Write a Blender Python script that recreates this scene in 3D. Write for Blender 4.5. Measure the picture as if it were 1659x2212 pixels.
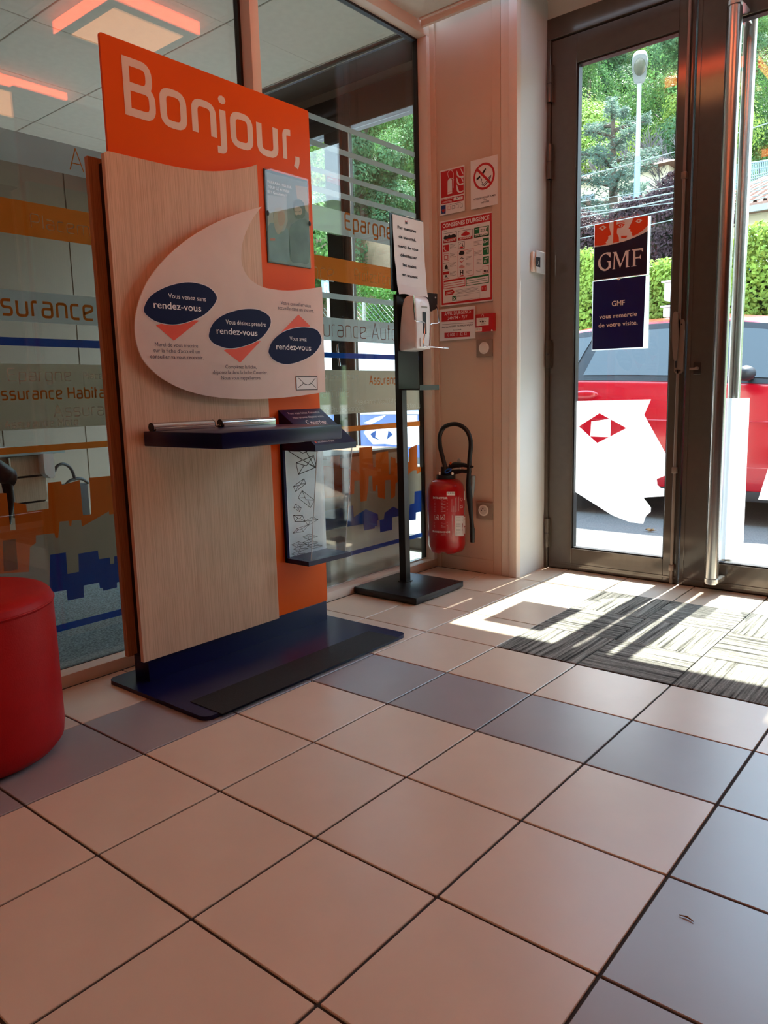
import bpy, bmesh, math, random
from mathutils import Vector, Matrix, Euler
from mathutils.geometry import tessellate_polygon

for o in list(bpy.data.objects):
    bpy.data.objects.remove(o)
S = bpy.context.scene
COL = S.collection
random.seed(7)

# ------------------------------------------------------------------ camera
T = 0.30                                    # one floor tile = 30 cm
FPX = 1628.68                               # focal length in pixels of a 1659 wide frame
CAM = Vector((5.37152163 * T, -2.26337911 * T, 2.91882489 * T))
ROT = Euler((1.41632698, 0.0262163715, 0.686288554), 'XYZ')
cd = bpy.data.cameras.new('camera')
cam = bpy.data.objects.new('camera', cd)
COL.objects.link(cam)
cam.location = CAM
cam.rotation_euler = ROT
cd.sensor_fit = 'HORIZONTAL'
cd.sensor_width = 36
cd.lens = FPX / 1659 * 36
cd.clip_start = 0.05
cd.clip_end = 500
S.camera = cam

# ------------------------------------------------------------------ sky, sun, exposure
SUN_STRENGTH = 26.0
SKY_STRENGTH = 7.0
LAMP_WHITE = 4.0
LAMP_RED = 10.5
OFFICE_FILL = 0.9
wd = bpy.data.worlds.new('sky')
S.world = wd
wd.use_nodes = True
nt = wd.node_tree
bg = nt.nodes['Background']
bg.inputs['Strength'].default_value = SKY_STRENGTH
geo = nt.nodes.new('ShaderNodeTexCoord')
sep = nt.nodes.new('ShaderNodeSeparateXYZ')
rmp = nt.nodes.new('ShaderNodeValToRGB')
rmp.color_ramp.elements[0].position = 0.0
rmp.color_ramp.elements[0].color = (0.80, 0.90, 0.98, 1)
rmp.color_ramp.elements[1].position = 0.7
rmp.color_ramp.elements[1].color = (0.46, 0.70, 1.0, 1)
nt.links.new(geo.outputs['Generated'], sep.inputs[0])
nt.links.new(sep.outputs['Z'], rmp.inputs[0])
nt.links.new(rmp.outputs[0], bg.inputs['Color'])
sl = bpy.data.lights.new('sun', 'SUN')
sl.energy = SUN_STRENGTH
sl.color = (1.0, 0.96, 0.90)
sl.angle = math.radians(0.6)
sun = bpy.data.objects.new('sun', sl)
COL.objects.link(sun)
sun.location = (0, 12, 14)
sun.rotation_euler = Vector((-0.004, -0.6, -1.0)).to_track_quat('-Z', 'Y').to_euler()
S.view_settings.view_transform = 'Standard'
S.view_settings.look = 'None'
S.view_settings.exposure = 0.0
S.view_settings.gamma = 1.0
S.view_settings.use_curve_mapping = False

# ------------------------------------------------------------------ measuring helpers: a pixel of the photograph on a known plane
RM = ROT.to_matrix()
def ray(u, v):
    return RM @ Vector(((u - 829.5) / FPX, -(v - 1106) / FPX, -1))
def on_x(u, v, X):
    d = ray(u, v); return CAM + d * ((X - CAM.x) / d.x)
def on_y(u, v, Y):
    d = ray(u, v); return CAM + d * ((Y - CAM.y) / d.y)
def on_z(u, v, Z):
    d = ray(u, v); return CAM + d * ((Z - CAM.z) / d.z)

# ------------------------------------------------------------------ materials
def lin(c):
    return tuple(((x / 255) / 12.92 if x <= 10 else ((x / 255 + 0.055) / 1.055) ** 2.4) for x in c)
MATS = {}
def pm(name, rgb, rough=0.5, metal=0.0, var=0.06, scale=12, bump=0.0, bscale=80, spec=0.5, coat=0.0, stretch=None, trans=0.0, inst=0.0):
    """principled material with procedural colour variation (rgb given as sRGB 0-255)"""
    if name in MATS: return MATS[name]
    m = bpy.data.materials.new(name); m.use_nodes = True
    n = m.node_tree.nodes; l = m.node_tree.links
    b = n['Principled BSDF']
    c = lin(rgb)
    tc = n.new('ShaderNodeTexCoord')
    src = tc.outputs['Object']
    if stretch:
        mp = n.new('ShaderNodeMapping'); mp.inputs['Scale'].default_value = stretch
        l.new(src, mp.inputs[0]); src = mp.outputs[0]
    no = n.new('ShaderNodeTexNoise'); no.inputs['Scale'].default_value = scale; no.inputs['Detail'].default_value = 5
    l.new(src, no.inputs['Vector'])
    r = n.new('ShaderNodeValToRGB')
    r.color_ramp.elements[0].position = 0.3; r.color_ramp.elements[1].position = 0.7
    r.color_ramp.elements[0].color = (*[max(0, x * (1 - var)) for x in c], 1)
    r.color_ramp.elements[1].color = (*[min(1, x * (1 + var)) for x in c], 1)
    l.new(no.outputs[0], r.inputs[0])
    out = r.outputs[0]
    if inst:
        oi = n.new('ShaderNodeObjectInfo')
        hv = n.new('ShaderNodeHueSaturation')
        mr = n.new('ShaderNodeMapRange'); mr.inputs[3].default_value = 1 - inst; mr.inputs[4].default_value = 1 + inst
        l.new(oi.outputs['Random'], mr.inputs[0]); l.new(mr.outputs[0], hv.inputs['Value']); l.new(out, hv.inputs['Color'])
        out = hv.outputs[0]
    l.new(out, b.inputs['Base Color'])
    b.inputs['Roughness'].default_value = rough
    b.inputs['Metallic'].default_value = metal
    b.inputs['Specular IOR Level'].default_value = spec
    b.inputs['Coat Weight'].default_value = coat
    b.inputs['Coat Roughness'].default_value = 0.30 if 'tile' in name else 0.08
    if bump:
        n2 = n.new('ShaderNodeTexNoise'); n2.inputs['Scale'].default_value = bscale; n2.inputs['Detail'].default_value = 3
        l.new(src, n2.inputs['Vector'])
        bp = n.new('ShaderNodeBump'); bp.inputs['Strength'].default_value = bump; bp.inputs['Distance'].default_value = 0.002
        l.new(n2.outputs[0], bp.inputs['Height']); l.new(bp.outputs[0], b.inputs['Normal'])
    if trans:
        tl = n.new('ShaderNodeBsdfTranslucent'); mx = n.new('ShaderNodeMixShader'); mx.inputs[0].default_value = trans
        l.new(out, tl.inputs['Color']); l.new(b.outputs[0], mx.inputs[1]); l.new(tl.outputs[0], mx.inputs[2])
        l.new(mx.outputs[0], n['Material Output'].inputs['Surface'])
    MATS[name] = m
    return m
def film(name, rgb, thr=0.55, clear=0.0):
    """coloured or frosted vinyl: light scatters through it"""
    m = pm(name, rgb, 0.5, trans=thr, var=0.03, spec=0.2)
    if clear:
        n = m.node_tree.nodes; l = m.node_tree.links
        tr = n.new('ShaderNodeBsdfTransparent'); mx = n.new('ShaderNodeMixShader'); mx.inputs[0].default_value = clear
        old = n['Material Output'].inputs['Surface'].links[0].from_socket
        l.new(old, mx.inputs[1]); l.new(tr.outputs[0], mx.inputs[2]); l.new(mx.outputs[0], n['Material Output'].inputs['Surface'])
    return m
def glass(name, tint=(1, 1, 1), refl=1.0, f0=0.04):
    m = bpy.data.materials.new(name); m.use_nodes = True
    n = m.node_tree.nodes; l = m.node_tree.links
    n.remove(n['Principled BSDF'])
    lw = n.new('ShaderNodeLayerWeight'); lw.inputs[0].default_value = 0.5
    pw = n.new('ShaderNodeMath'); pw.operation = 'POWER'; pw.inputs[1].default_value = 5
    mr = n.new('ShaderNodeMapRange'); mr.inputs[3].default_value = f0 * refl; mr.inputs[4].default_value = 0.9
    tr = n.new('ShaderNodeBsdfTransparent'); tr.inputs[0].default_value = (*tint, 1)
    gl = n.new('ShaderNodeBsdfGlossy'); gl.inputs['Roughness'].default_value = 0.01
    no = n.new('ShaderNodeTexNoise'); no.inputs['Scale'].default_value = 2.0
    mr2 = n.new('ShaderNodeMapRange'); mr2.inputs[3].default_value = 0.004; mr2.inputs[4].default_value = 0.02
    l.new(no.outputs[0], mr2.inputs[0]); l.new(mr2.outputs[0], gl.inputs['Roughness'])
    mx = n.new('ShaderNodeMixShader')
    l.new(lw.outputs['Facing'], pw.inputs[0]); l.new(pw.outputs[0], mr.inputs[0]); l.new(mr.outputs[0], mx.inputs[0])
    l.new(tr.outputs[0], mx.inputs[1]); l.new(gl.outputs[0], mx.inputs[2])
    l.new(mx.outputs[0], n['Material Output'].inputs['Surface'])
    MATS[name] = m
    return m
def glow(name, rgb, strength):
    m = bpy.data.materials.new(name); m.use_nodes = True
    n = m.node_tree.nodes; l = m.node_tree.links
    b = n['Principled BSDF']
    no = n.new('ShaderNodeTexNoise'); no.inputs['Scale'].default_value = 3
    mr = n.new('ShaderNodeMapRange'); mr.inputs[3].default_value = strength * 0.92; mr.inputs[4].default_value = strength * 1.08
    l.new(no.outputs[0], mr.inputs[0]); l.new(mr.outputs[0], b.inputs['Emission Strength'])
    b.inputs['Base Color'].default_value = (0.8, 0.8, 0.8, 1)
    b.inputs['Emission Color'].default_value = (*rgb, 1)
    MATS[name] = m
    return m
def wood(name, rgb, rgb2, axis='z', rough=0.45):
    m = bpy.data.materials.new(name); m.use_nodes = True
    n = m.node_tree.nodes; l = m.node_tree.links; b = n['Principled BSDF']
    tc = n.new('ShaderNodeTexCoord'); mp = n.new('ShaderNodeMapping')
    mp.inputs['Scale'].default_value = (190, 190, 2.6) if axis == 'z' else (2.6, 190, 190)
    l.new(tc.outputs['Object'], mp.inputs[0])
    no = n.new('ShaderNodeTexNoise'); no.inputs['Scale'].default_value = 2.2; no.inputs['Detail'].default_value = 6; no.inputs['Roughness'].default_value = 0.65
    l.new(mp.outputs[0], no.inputs['Vector'])
    mp2 = n.new('ShaderNodeMapping'); mp2.inputs['Scale'].default_value = (9, 9, 0.5) if axis == 'z' else (0.5, 9, 9)
    n2 = n.new('ShaderNodeTexNoise'); n2.inputs['Scale'].default_value = 1.5
    l.new(tc.outputs['Object'], mp2.inputs[0]); l.new(mp2.outputs[0], n2.inputs['Vector'])
    r = n.new('ShaderNodeValToRGB'); r.color_ramp.elements[0].position = 0.36; r.color_ramp.elements[1].position = 0.56
    r.color_ramp.elements[0].color = (*lin(rgb2), 1); r.color_ramp.elements[1].color = (*lin(rgb), 1)
    l.new(no.outputs[0], r.inputs[0])
    mx = n.new('ShaderNodeMixRGB'); mx.blend_type = 'MULTIPLY'; mx.inputs[0].default_value = 0.25
    l.new(r.outputs[0], mx.inputs[1]); l.new(n2.outputs[0], mx.inputs[2])
    l.new(mx.outputs[0], b.inputs['Base Color'])
    b.inputs['Roughness'].default_value = rough
    bp = n.new('ShaderNodeBump'); bp.inputs['Strength'].default_value = 0.25; bp.inputs['Distance'].default_value = 0.001
    l.new(no.outputs[0], bp.inputs['Height']); l.new(bp.outputs[0], b.inputs['Normal'])
    MATS[name] = m
    return m

# ------------------------------------------------------------------ mesh builder
class MB:
    def __init__(s):
        s.v = []; s.f = []; s.m = []; s.mats = []
    def mi(s, mat):
        if mat not in s.mats: s.mats.append(mat)
        return s.mats.index(mat)
    def add(s, vs, fs, mat):
        k = len(s.v); i = s.mi(mat)
        s.v += [Vector(p) for p in vs]
        for f in fs:
            s.f.append([k + a for a in f]); s.m.append(i)
        return s
    def bm(s, b, mat):
        b.verts.index_update()
        s.add([v.co.copy() for v in b.verts], [[v.index for v in f.verts] for f in b.faces], mat); b.free()
        return s
    def box(s, a, b, mat, bev=0.0, seg=2, rot=None):
        lo = Vector([min(x, y) for x, y in zip(a, b)]); hi = Vector([max(x, y) for x, y in zip(a, b)])
        m = bmesh.new(); bmesh.ops.create_cube(m, size=1)
        for v in m.verts:
            v.co = Vector([(lo[i] + hi[i]) / 2 + v.co[i] * (hi[i] - lo[i]) for i in range(3)])
        if bev:
            bev = min(bev, min(hi[i] - lo[i] for i in range(3)) * 0.45)
            bmesh.ops.bevel(m, geom=m.edges[:], offset=bev, segments=seg, affect='EDGES', profile=0.5)
        if rot:
            c = (lo + hi) / 2
            for v in m.verts: v.co = c + rot @ (v.co - c)
        return s.bm(m, mat)
    def poly(s, pts, mat):
        return s.add(pts, [list(range(len(pts)))], mat)
    def prism(s, pts2, fn, d0, d1, mat, bev=0.0):
        """closed 2D outline, fn(a,b,d) -> world, from depth d0 (back) to d1 (front)"""
        m = bmesh.new(); n = len(pts2)
        A = [m.verts.new(fn(a, b, d0)) for a, b in pts2]; B = [m.verts.new(fn(a, b, d1)) for a, b in pts2]
        tri = tessellate_polygon([[Vector((a, b, 0)) for a, b in pts2]])
        for t in tri:
            try:
                m.faces.new([B[i] for i in t]); m.faces.new([A[i] for i in reversed(t)])
            except ValueError: pass
        for i in range(n):
            j = (i + 1) % n
            m.faces.new([A[i], A[j], B[j], B[i]])
        bmesh.ops.recalc_face_normals(m, faces=m.faces[:])
        return s.bm(m, mat)
    def tube(s, pts, r, mat, n=10, closed=False, caps=True):
        pts = [Vector(p) for p in pts]; N = len(pts)
        rr = r if isinstance(r, (list, tuple)) else [r] * N
        vs = []; fs = []
        t0 = (pts[1] - pts[0]).normalized()
        u = t0.orthogonal().normalized()
        for i, p in enumerate(pts):
            a = pts[i - 1] if i else (pts[-1] if closed else p); b = pts[i + 1] if i < N - 1 else (pts[0] if closed else p)
            t = (b - a).normalized()
            u = (u - t * u.dot(t))
            u = u.normalized() if u.length > 1e-6 else t.orthogonal().normalized()
            w = t.cross(u)
            for k in range(n):
                an = 2 * math.pi * k / n
                vs.append(p + (u * math.cos(an) + w * math.sin(an)) * rr[i])
        for i in range(N if closed else N - 1):
            j = (i + 1) % N
            for k in range(n):
                k2 = (k + 1) % n
                fs.append([i * n + k, i * n + k2, j * n + k2, j * n + k])
        if caps and not closed:
            fs.append(list(range(n))[::-1]); fs.append([(N - 1) * n + k for k in range(n)])
        return s.add(vs, fs, mat)
    def cyl(s, c0, c1, r, mat, n=24, r1=None):
        return s.tube([c0, c1], [r, r if r1 is None else r1], mat, n)
    def lathe(s, prof, c, mat, n=32, wob=None):
        """profile of (radius, z) bottom to top about a vertical axis through c"""
        vs = []; fs = []
        for j, (r, z) in enumerate(prof):
            for k in range(n):
                a = 2 * math.pi * k / n
                dz = wob(j, a) if wob else 0
                vs.append((c[0] + r * math.cos(a), c[1] + r * math.sin(a), c[2] + z + dz))
        for j in range(len(prof) - 1):
            for k in range(n):
                k2 = (k + 1) % n
                fs.append([j * n + k, j * n + k2, (j + 1) * n + k2, (j + 1) * n + k])
        fs.append(list(range(n))[::-1]); fs.append([(len(prof) - 1) * n + k for k in range(n)])
        return s.add(vs, fs, mat)
    def ball(s, c, r, mat, seg=12):
        m = bmesh.new(); bmesh.ops.create_uvsphere(m, u_segments=seg, v_segments=max(6, seg // 2), radius=1)
        rr = Vector(r) if not isinstance(r, (int, float)) else Vector((r, r, r))
        for v in m.verts: v.co = Vector(c) + Vector([v.co[i] * rr[i] for i in range(3)])
        return s.bm(m, mat)
    def build(s, name, parent=None, smooth=30, loc=None, kind=None, label=None, cat=None, group=None):
        me = bpy.data.meshes.new(name)
        if loc is None:
            if parent is not None: base = wloc(parent)
            else:
                xs = [v.x for v in s.v]; ys = [v.y for v in s.v]; zs = [v.z for v in s.v]
                base = Vector(((min(xs) + max(xs)) / 2, (min(ys) + max(ys)) / 2, min(zs)))
        else: base = Vector(loc)
        me.from_pydata([v - base for v in s.v], [], s.f)
        for m in s.mats: me.materials.append(m)
        me.polygons.foreach_set('material_index', s.m)
        if smooth:
            me.polygons.foreach_set('use_smooth', [True] * len(s.f))
            me.set_sharp_from_angle(angle=math.radians(smooth))
        me.update()
        o = bpy.data.objects.new(name, me); COL.objects.link(o)
        if parent is not None:
            o.parent = parent; o.location = base - wloc(parent)
        else: o.location = base
        tag(o, label, cat, group, kind)
        return o
def wloc(o):
    l = o.location.copy()
    while o.parent is not None:
        o = o.parent; l += o.location
    return l
def tag(o, label=None, cat=None, group=None, kind=None):
    if label: o['label'] = label
    if cat: o['category'] = cat
    if group: o['group'] = group
    if kind: o['kind'] = kind
    return o
def empty(name, loc, label=None, cat=None, group=None, kind=None):
    o = bpy.data.objects.new(name, None); COL.objects.link(o); o.location = loc; o.empty_display_size = 0.05
    return tag(o, label, cat, group, kind)
def copy_tree(o, parent=None):
    c = o.copy(); COL.objects.link(c)
    if parent is not None: c.parent = parent
    for ch in list(o.children): copy_tree(ch, c)
    return c
def fx(X): return lambda a, b, d: Vector((X + d, a, b))       # plane facing +x, a = y, b = z
def fy(Y): return lambda a, b, d: Vector((a, Y - d, b))       # plane facing -y, a = x, b = z
def arc(cx, cy, r, a0, a1, n=8):
    return [(cx + r * math.cos(math.radians(a0 + (a1 - a0) * i / n)), cy + r * math.sin(math.radians(a0 + (a1 - a0) * i / n))) for i in range(n + 1)]
def rrect(a0, b0, a1, b1, r, n=5):
    return arc(a1 - r, b0 + r, r, -90, 0, n) + arc(a1 - r, b1 - r, r, 0, 90, n) + arc(a0 + r, b1 - r, r, 90, 180, n) + arc(a0 + r, b0 + r, r, 180, 270, n)
def spline(pts, n=6, closed=True):
    out = []; N = len(pts)
    for i in range(N if closed else N - 1):
        p = [Vector(pts[(i + k) % N] if closed else pts[min(max(i + k, 0), N - 1)]) for k in (-1, 0, 1, 2)]
        for j in range(n):
            t = j / n
            out.append(tuple(0.5 * ((2 * p[1]) + (p[2] - p[0]) * t + (2 * p[0] - 5 * p[1] + 4 * p[2] - p[3]) * t * t + (3 * p[1] - p[0] - 3 * p[2] + p[3]) * t ** 3)))
    if not closed: out.append(tuple(pts[-1]))
    return out

# ------------------------------------------------------------------ the techno lettering: stroked glyphs, x-height 1
W_ = 0.72
GL = {
 'a': (W_, [[(0.05, 1), (W_, 1), (W_, 0), (0, 0), (0, 0.56), (W_, 0.56)]]),
 'b': (W_, [[(0, 1.4), (0, 0), (W_, 0), (W_, 1), (0, 1)]]),
 'c': (0.62, [[(0.62, 1), (0, 1), (0, 0), (0.62, 0)]]),
 'd': (W_, [[(W_, 1.4), (W_, 0), (0, 0), (0, 1), (W_, 1)]]),
 'e': (W_, [[(W_, 0), (0, 0), (0, 1), (W_, 1), (W_, 0.66), (0, 0.40)]]),
 'f': (0.42, [[(0.45, 1.4), (0.12, 1.4), (0.12, 0)], [(0, 1), (0.42, 1)]]),
 'g': (W_, [[(W_, 0), (0, 0), (0, 1), (W_, 1), (W_, -0.36), (0.1, -0.36)]]),
 'h': (W_, [[(0, 1.4), (0, 0)], [(0, 1), (W_, 1), (W_, 0)]]),
 'i': (0.0, [[(0, 1), (0, 0)], ['dot', (0, 1.34)]]),
 'j': (0.2, [[(0.2, 1), (0.2, -0.36), (-0.05, -0.36)], ['dot', (0.2, 1.34)]]),
 'l': (0.0, [[(0, 1.4), (0, 0)]]),
 'm': (1.24, [[(0, 0), (0, 1), (1.24, 1), (1.24, 0)], [(0.62, 1), (0.62, 0)]]),
 'n': (W_, [[(0, 0), (0, 1), (W_, 1), (W_, 0)]]),
 'o': (W_, [[(0, 0), (W_, 0), (W_, 1), (0, 1), 'close']]),
 'p': (W_, [[(0, -0.36), (0, 1), (W_, 1), (W_, 0), (0, 0)]]),
 'q': (W_, [[(W_, -0.36), (W_, 1), (0, 1), (0, 0), (W_, 0)]]),
 'r': (0.36, [[(0, 0), (0, 1), (0.36, 1)]]),
 's': (0.66, [[(0.64, 1), (0, 1), (0, 0.52), (0.66, 0.52), (0.66, 0), (0.0, 0)]]),
 't': (0.32, [[(0.08, 1.4), (0.08, 0)], [(-0.05, 1), (0.34, 1)]]),
 'u': (W_, [[(0, 1), (0, 0), (W_, 0), (W_, 1)]]),
 'A': (0.96, [[(0, 0), (0.48, 1.42), (0.96, 0)], [(0.17, 0.44), (0.79, 0.44)]]),
 'E': (0.8, [[(0.76, 1.4), (0, 1.4), (0, 0), (0.8, 0)], [(0, 0.74), (0.7, 0.74)]]),
 'F': (0.7, [[(0.74, 1.4), (0, 1.4), (0, 0)], [(0, 0.7), (0.62, 0.7)]]),
 'H': (0.88, [[(0, 0), (0, 1.4)], [(0.88, 0), (0.88, 1.4)], [(0, 0.72), (0.88, 0.72)]]),
 'J': (0.5, [[(0.5, 1.4), (0.5, 0), (0, 0)]]),
 'L': (0.66, [[(0, 1.4), (0, 0), (0.66, 0)]]),
 'M': (1.02, [[(0, 0), (0, 1.4), (0.51, 0.45), (1.02, 1.4), (1.02, 0)]]),
 'P': (0.8, [[(0, 0), (0, 1.4), (0.8, 1.4), (0.8, 0.6), (0, 0.6)]]),
 'B': (0.9, [[(-0.1175, 1.4), (0.80, 1.4), (0.80, 0.72), (0.0, 0.72)], [(0.0, 0.72), (0.88, 0.72), (0.88, 0), (-0.1175, 0)], [(0, 1.4), (0, 0)]]),
 ',': (0.12, [[(0.1, 0.2), (0.1, 0.02), (0.0, -0.22)]]),
 ' ': (0.3, []),
}
def rounded(pl, r, closed):
    out = []; N = len(pl)
    for i, p in enumerate(pl):
        p = Vector(p)
        if not closed and (i == 0 or i == N - 1): out.append(p); continue
        a = Vector(pl[i - 1]) - p; b = Vector(pl[(i + 1) % N]) - p
        k = min(r, a.length * 0.49, b.length * 0.49)
        A = p + a.normalized() * k; B = p + b.normalized() * k
        for j in range(6):
            t = j / 5
            out.append(A * (1 - t) ** 2 + p * 2 * t * (1 - t) + B * t * t)
    return out
def ribbon(pts, w, closed=False):
    """2D strip of constant width along pts -> list of quads"""
    n = len(pts); L = []; R = []
    for i in range(n):
        p = pts[i]
        a = pts[i - 1] if (i or closed) else None; b = pts[(i + 1) % n] if (i < n - 1 or closed) else None
        d1 = (p - a).normalized() if a is not None and (p - a).length > 1e-9 else None
        d2 = (b - p).normalized() if b is not None and (b - p).length > 1e-9 else None
        if d1 is None: d1 = d2
        if d2 is None: d2 = d1
        if d1 is None: d1 = d2 = Vector((1, 0))
        t = (d1 + d2)
        t = t.normalized() if t.length > 1e-6 else d1
        nn = Vector((-t.y, t.x)); k = 1 / max(0.5, nn.dot(Vector((-d1.y, d1.x))))
        L.append(p + nn * w / 2 * k); R.append(p - nn * w / 2 * k)
    return [[R[i], R[(i + 1) % n], L[(i + 1) % n], L[i]] for i in range(n if closed else n - 1)]
def techno(text, stroke, gap=0.3, rad=0.24):
    """quads for a word with baseline 0, and its total width; x-height 1"""
    quads = []; x = 0.0
    for ch in text:
        w, pls = GL[ch]
        for li, pl in enumerate(pls):
            if pl and pl[0] == 'dot':
                c = Vector(pl[1]) + Vector((x, 0)); q = max(stroke * 0.62, 0.05)
                ring = [c + Vector((math.cos(k * math.pi / 4), math.sin(k * math.pi / 4))) * q for k in range(8)]
                quads += [(0, q_) for q_ in ([ring[0], ring[1], ring[2], ring[3]], [ring[0], ring[3], ring[4], ring[7]], [ring[4], ring[5], ring[6], ring[7]])]
                continue
            closed = pl[-1] == 'close'
            pp = [Vector((a + x, b)) for a, b in (pl[:-1] if closed else pl)]
            quads += [(li, q_) for q_ in ribbon(rounded(pp, 0.0001 if ch in 'AM' else rad, closed), stroke, closed)]
        x += w + (gap + stroke * 0.55 if ch != ' ' else 0.25)
    return quads, x - gap - stroke * 0.55

# ------------------------------------------------------------------ ordinary type (Blender's built-in font) as flat mesh
_fc = {}
def type_mesh(text, bold=0.0):
    key = (text, bold)
    if key in _fc: return _fc[key]
    cu = bpy.data.curves.new('type', 'FONT'); cu.body = text; cu.size = 1.0; cu.resolution_u = 3
    cu.offset = bold
    o = bpy.data.objects.new('type', cu); COL.objects.link(o)
    me = bpy.data.meshes.new_from_object(o.evaluated_get(bpy.context.evaluated_depsgraph_get()))
    vs = [v.co.copy() for v in me.vertices]; fs = [list(p.vertices) for p in me.polygons]
    bpy.data.objects.remove(o); bpy.data.curves.remove(cu); bpy.data.meshes.remove(me)
    if vs:
        x0 = min(v.x for v in vs); x1 = max(v.x for v in vs)
        for v in vs: v.x -= x0
    else: x0 = 0; x1 = 1
    _fc[key] = (vs, fs, x1 - x0)
    return _fc[key]
CAPH = 0.70
class Print:
    """flat print on a plane. conv(pt) turns a measured point into plane coordinates (a,b); fn(a,b,d) into the world"""
    def __init__(s, conv, fn, step=0.0004):
        s.c = conv; s.fn = fn; s.mb = MB(); s.step = step
    def poly(s, pts, mat, k=1, raw=False):
        p = [tuple(q) if raw else tuple(s.c(q)) for q in pts]
        tri = tessellate_polygon([[Vector((a, b, 0)) for a, b in p]])
        area = 0
        fs = []
        for t in tri:
            (ax, ay), (bx, by), (cx, cy) = [p[i] for i in t]
            cr = (bx - ax) * (cy - ay) - (by - ay) * (cx - ax)
            fs.append(list(t) if cr > 0 else list(reversed(t)))
        s.mb.add([s.fn(a, b, k * s.step) for a, b in p], fs, mat); return s
    def grid(s, a0, b0, a1, b1, na, nb, mat, k=0):
        vs = [s.fn(a0 + (a1 - a0) * i / na, b0 + (b1 - b0) * j / nb, k * s.step) for j in range(nb + 1) for i in range(na + 1)]
        fs = [[j * (na + 1) + i, j * (na + 1) + i + 1, (j + 1) * (na + 1) + i + 1, (j + 1) * (na + 1) + i] for j in range(nb) for i in range(na)]
        s.mb.add(vs, fs, mat); return s
    def quads(s, qs, mat, k=1):
        for q in qs: s.mb.add([s.fn(a, b, k * s.step) for a, b in q], [[0, 1, 2, 3]], mat)
        return s
    def rect(s, p, q, mat, k=1):
        return s.poly([p, (q[0], p[1]), q, (p[0], q[1])], mat, k)
    def line(s, pts, w, mat, k=1, closed=False, raw=False):
        p = [Vector(q) if raw else Vector(s.c(q)) for q in pts]
        return s.quads(ribbon(p, w, closed), mat, k)
    def type(s, text, p0, p1, h, mat, k=2, bold=0.0, slope=False):
        """ordinary type from p0 (baseline left) to p1 (baseline right); h = cap height in the same measured units"""
        a0, b0 = s.c(p0); a1, b1 = s.c(p1); _, bt = s.c((p0[0], p0[1] - h))
        vs, fs, w = type_mesh(text, bold)
        sx = (a1 - a0) / w; sy = (bt - b0) / CAPH
        sh = (b1 - b0) / (a1 - a0) if slope else 0
        s.mb.add([s.fn(a0 + v.x * sx, b0 + v.y * sy + v.x * sx * sh, k * s.step) for v in vs], fs, mat); return s
    def techno(s, text, p0, p1, xh, mat, stroke=0.09, k=2):
        a0, b0 = s.c(p0); a1, _ = s.c(p1); _, bt = s.c((p0[0], p0[1] - xh))
        qs, w = techno(text, stroke)
        sx = (a1 - a0) / w; sy = (bt - b0)
        for li in range(3): s.quads([[(a0 + v.x * sx, b0 + v.y * sy) for v in q] for l_, q in qs if l_ == li], mat, k + 0.3 * li)
        return s
    def build(s, name, parent=None, **kw):
        return s.mb.build(name, parent, smooth=0, **kw)
def cx(x0, y0, sc, X):
    def f(p):
        q = on_x(x0 + p[0] / sc, y0 + p[1] / sc, X); return (q.y, q.z)
    return f
def cy(x0, y0, sc, Y):
    def f(p):
        q = on_y(x0 + p[0] / sc, y0 + p[1] / sc, Y); return (q.x, q.z)
    return f
# ------------------------------------------------------------------ palette
M_CREAM = pm('cream_paint', (228, 212, 196), 0.55, var=0.03, scale=4, bump=0.05, bscale=300)
M_WALLP = pm('beige_panel', (216, 188, 164), 0.55, var=0.03, scale=4, bump=0.06, bscale=400)
M_WHITE = pm('white_paint', (214, 214, 210), 0.6, var=0.02, scale=4, bump=0.05, bscale=200)
M_CEIL = pm('ceiling_board', (218, 216, 206), 0.85, var=0.04, scale=30, bump=0.25, bscale=350)
M_BLACK = pm('black_seal', (14, 14, 16), 0.5)
M_TILE = pm('cream_tile', (226, 206, 182), 0.36, var=0.05, scale=6, coat=0.35, spec=1.0, bump=0.03, bscale=60, inst=0.025)
M_TILEG = pm('grey_tile', (158, 155, 157), 0.36, var=0.05, scale=6, coat=0.35, spec=1.0, bump=0.03, bscale=60, inst=0.03)
M_GROUT = pm('dark_grout', (52, 48, 46), 0.9, var=0.2, scale=60)
M_ALU = pm('polished_aluminium', (214, 216, 216), 0.22, 1.0)
M_OAK = wood('pale_oak_veneer', (240, 200, 166), (216, 172, 138))
M_OAKSH = wood('shaded_oak', (196, 146, 104), (160, 108, 74))
M_ORANGE = pm('orange_panel', (240, 92, 0), 0.42, var=0.03, scale=5, spec=0.2)
M_LETTER = pm('pale_lettering', (242, 222, 206), 0.5, var=0.02)
M_NAVY = pm('navy_metal', (12, 15, 64), 0.28, var=0.05, scale=20, spec=0.35)
M_NAVYP = pm('navy_print', (14, 17, 62), 0.5, var=0.03, spec=0.15)
M_RUBBER = pm('black_rubber', (22, 24, 26), 0.65, var=0.15, scale=120, bump=0.3, bscale=250)
M_BLACKM = pm('black_metal', (20, 21, 23), 0.35, var=0.08, scale=40, spec=0.5)
M_CHROME = pm('chrome', (225, 225, 228), 0.12, 1.0)
M_STEEL = pm('brushed_steel', (190, 188, 184), 0.26, 1.0, stretch=(30, 30, 1), var=0.08)
M_PAPER = pm('paper', (236, 232, 228), 0.7, var=0.02)
M_RED = pm('signal_red', (196, 20, 24), 0.4, var=0.04)
M_INK = pm('black_ink', (20, 20, 24), 0.6)
M_GREEN = pm('safety_green', (16, 112, 62), 0.5)
M_DOOR = pm('bronze_grey_metal', (88, 80, 72), 0.12, 0.25, var=0.05, scale=30, spec=0.5)
M_DOORD = pm('bronze_grey_dark', (58, 51, 46), 0.35, 0.35, var=0.05, scale=30)
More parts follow.
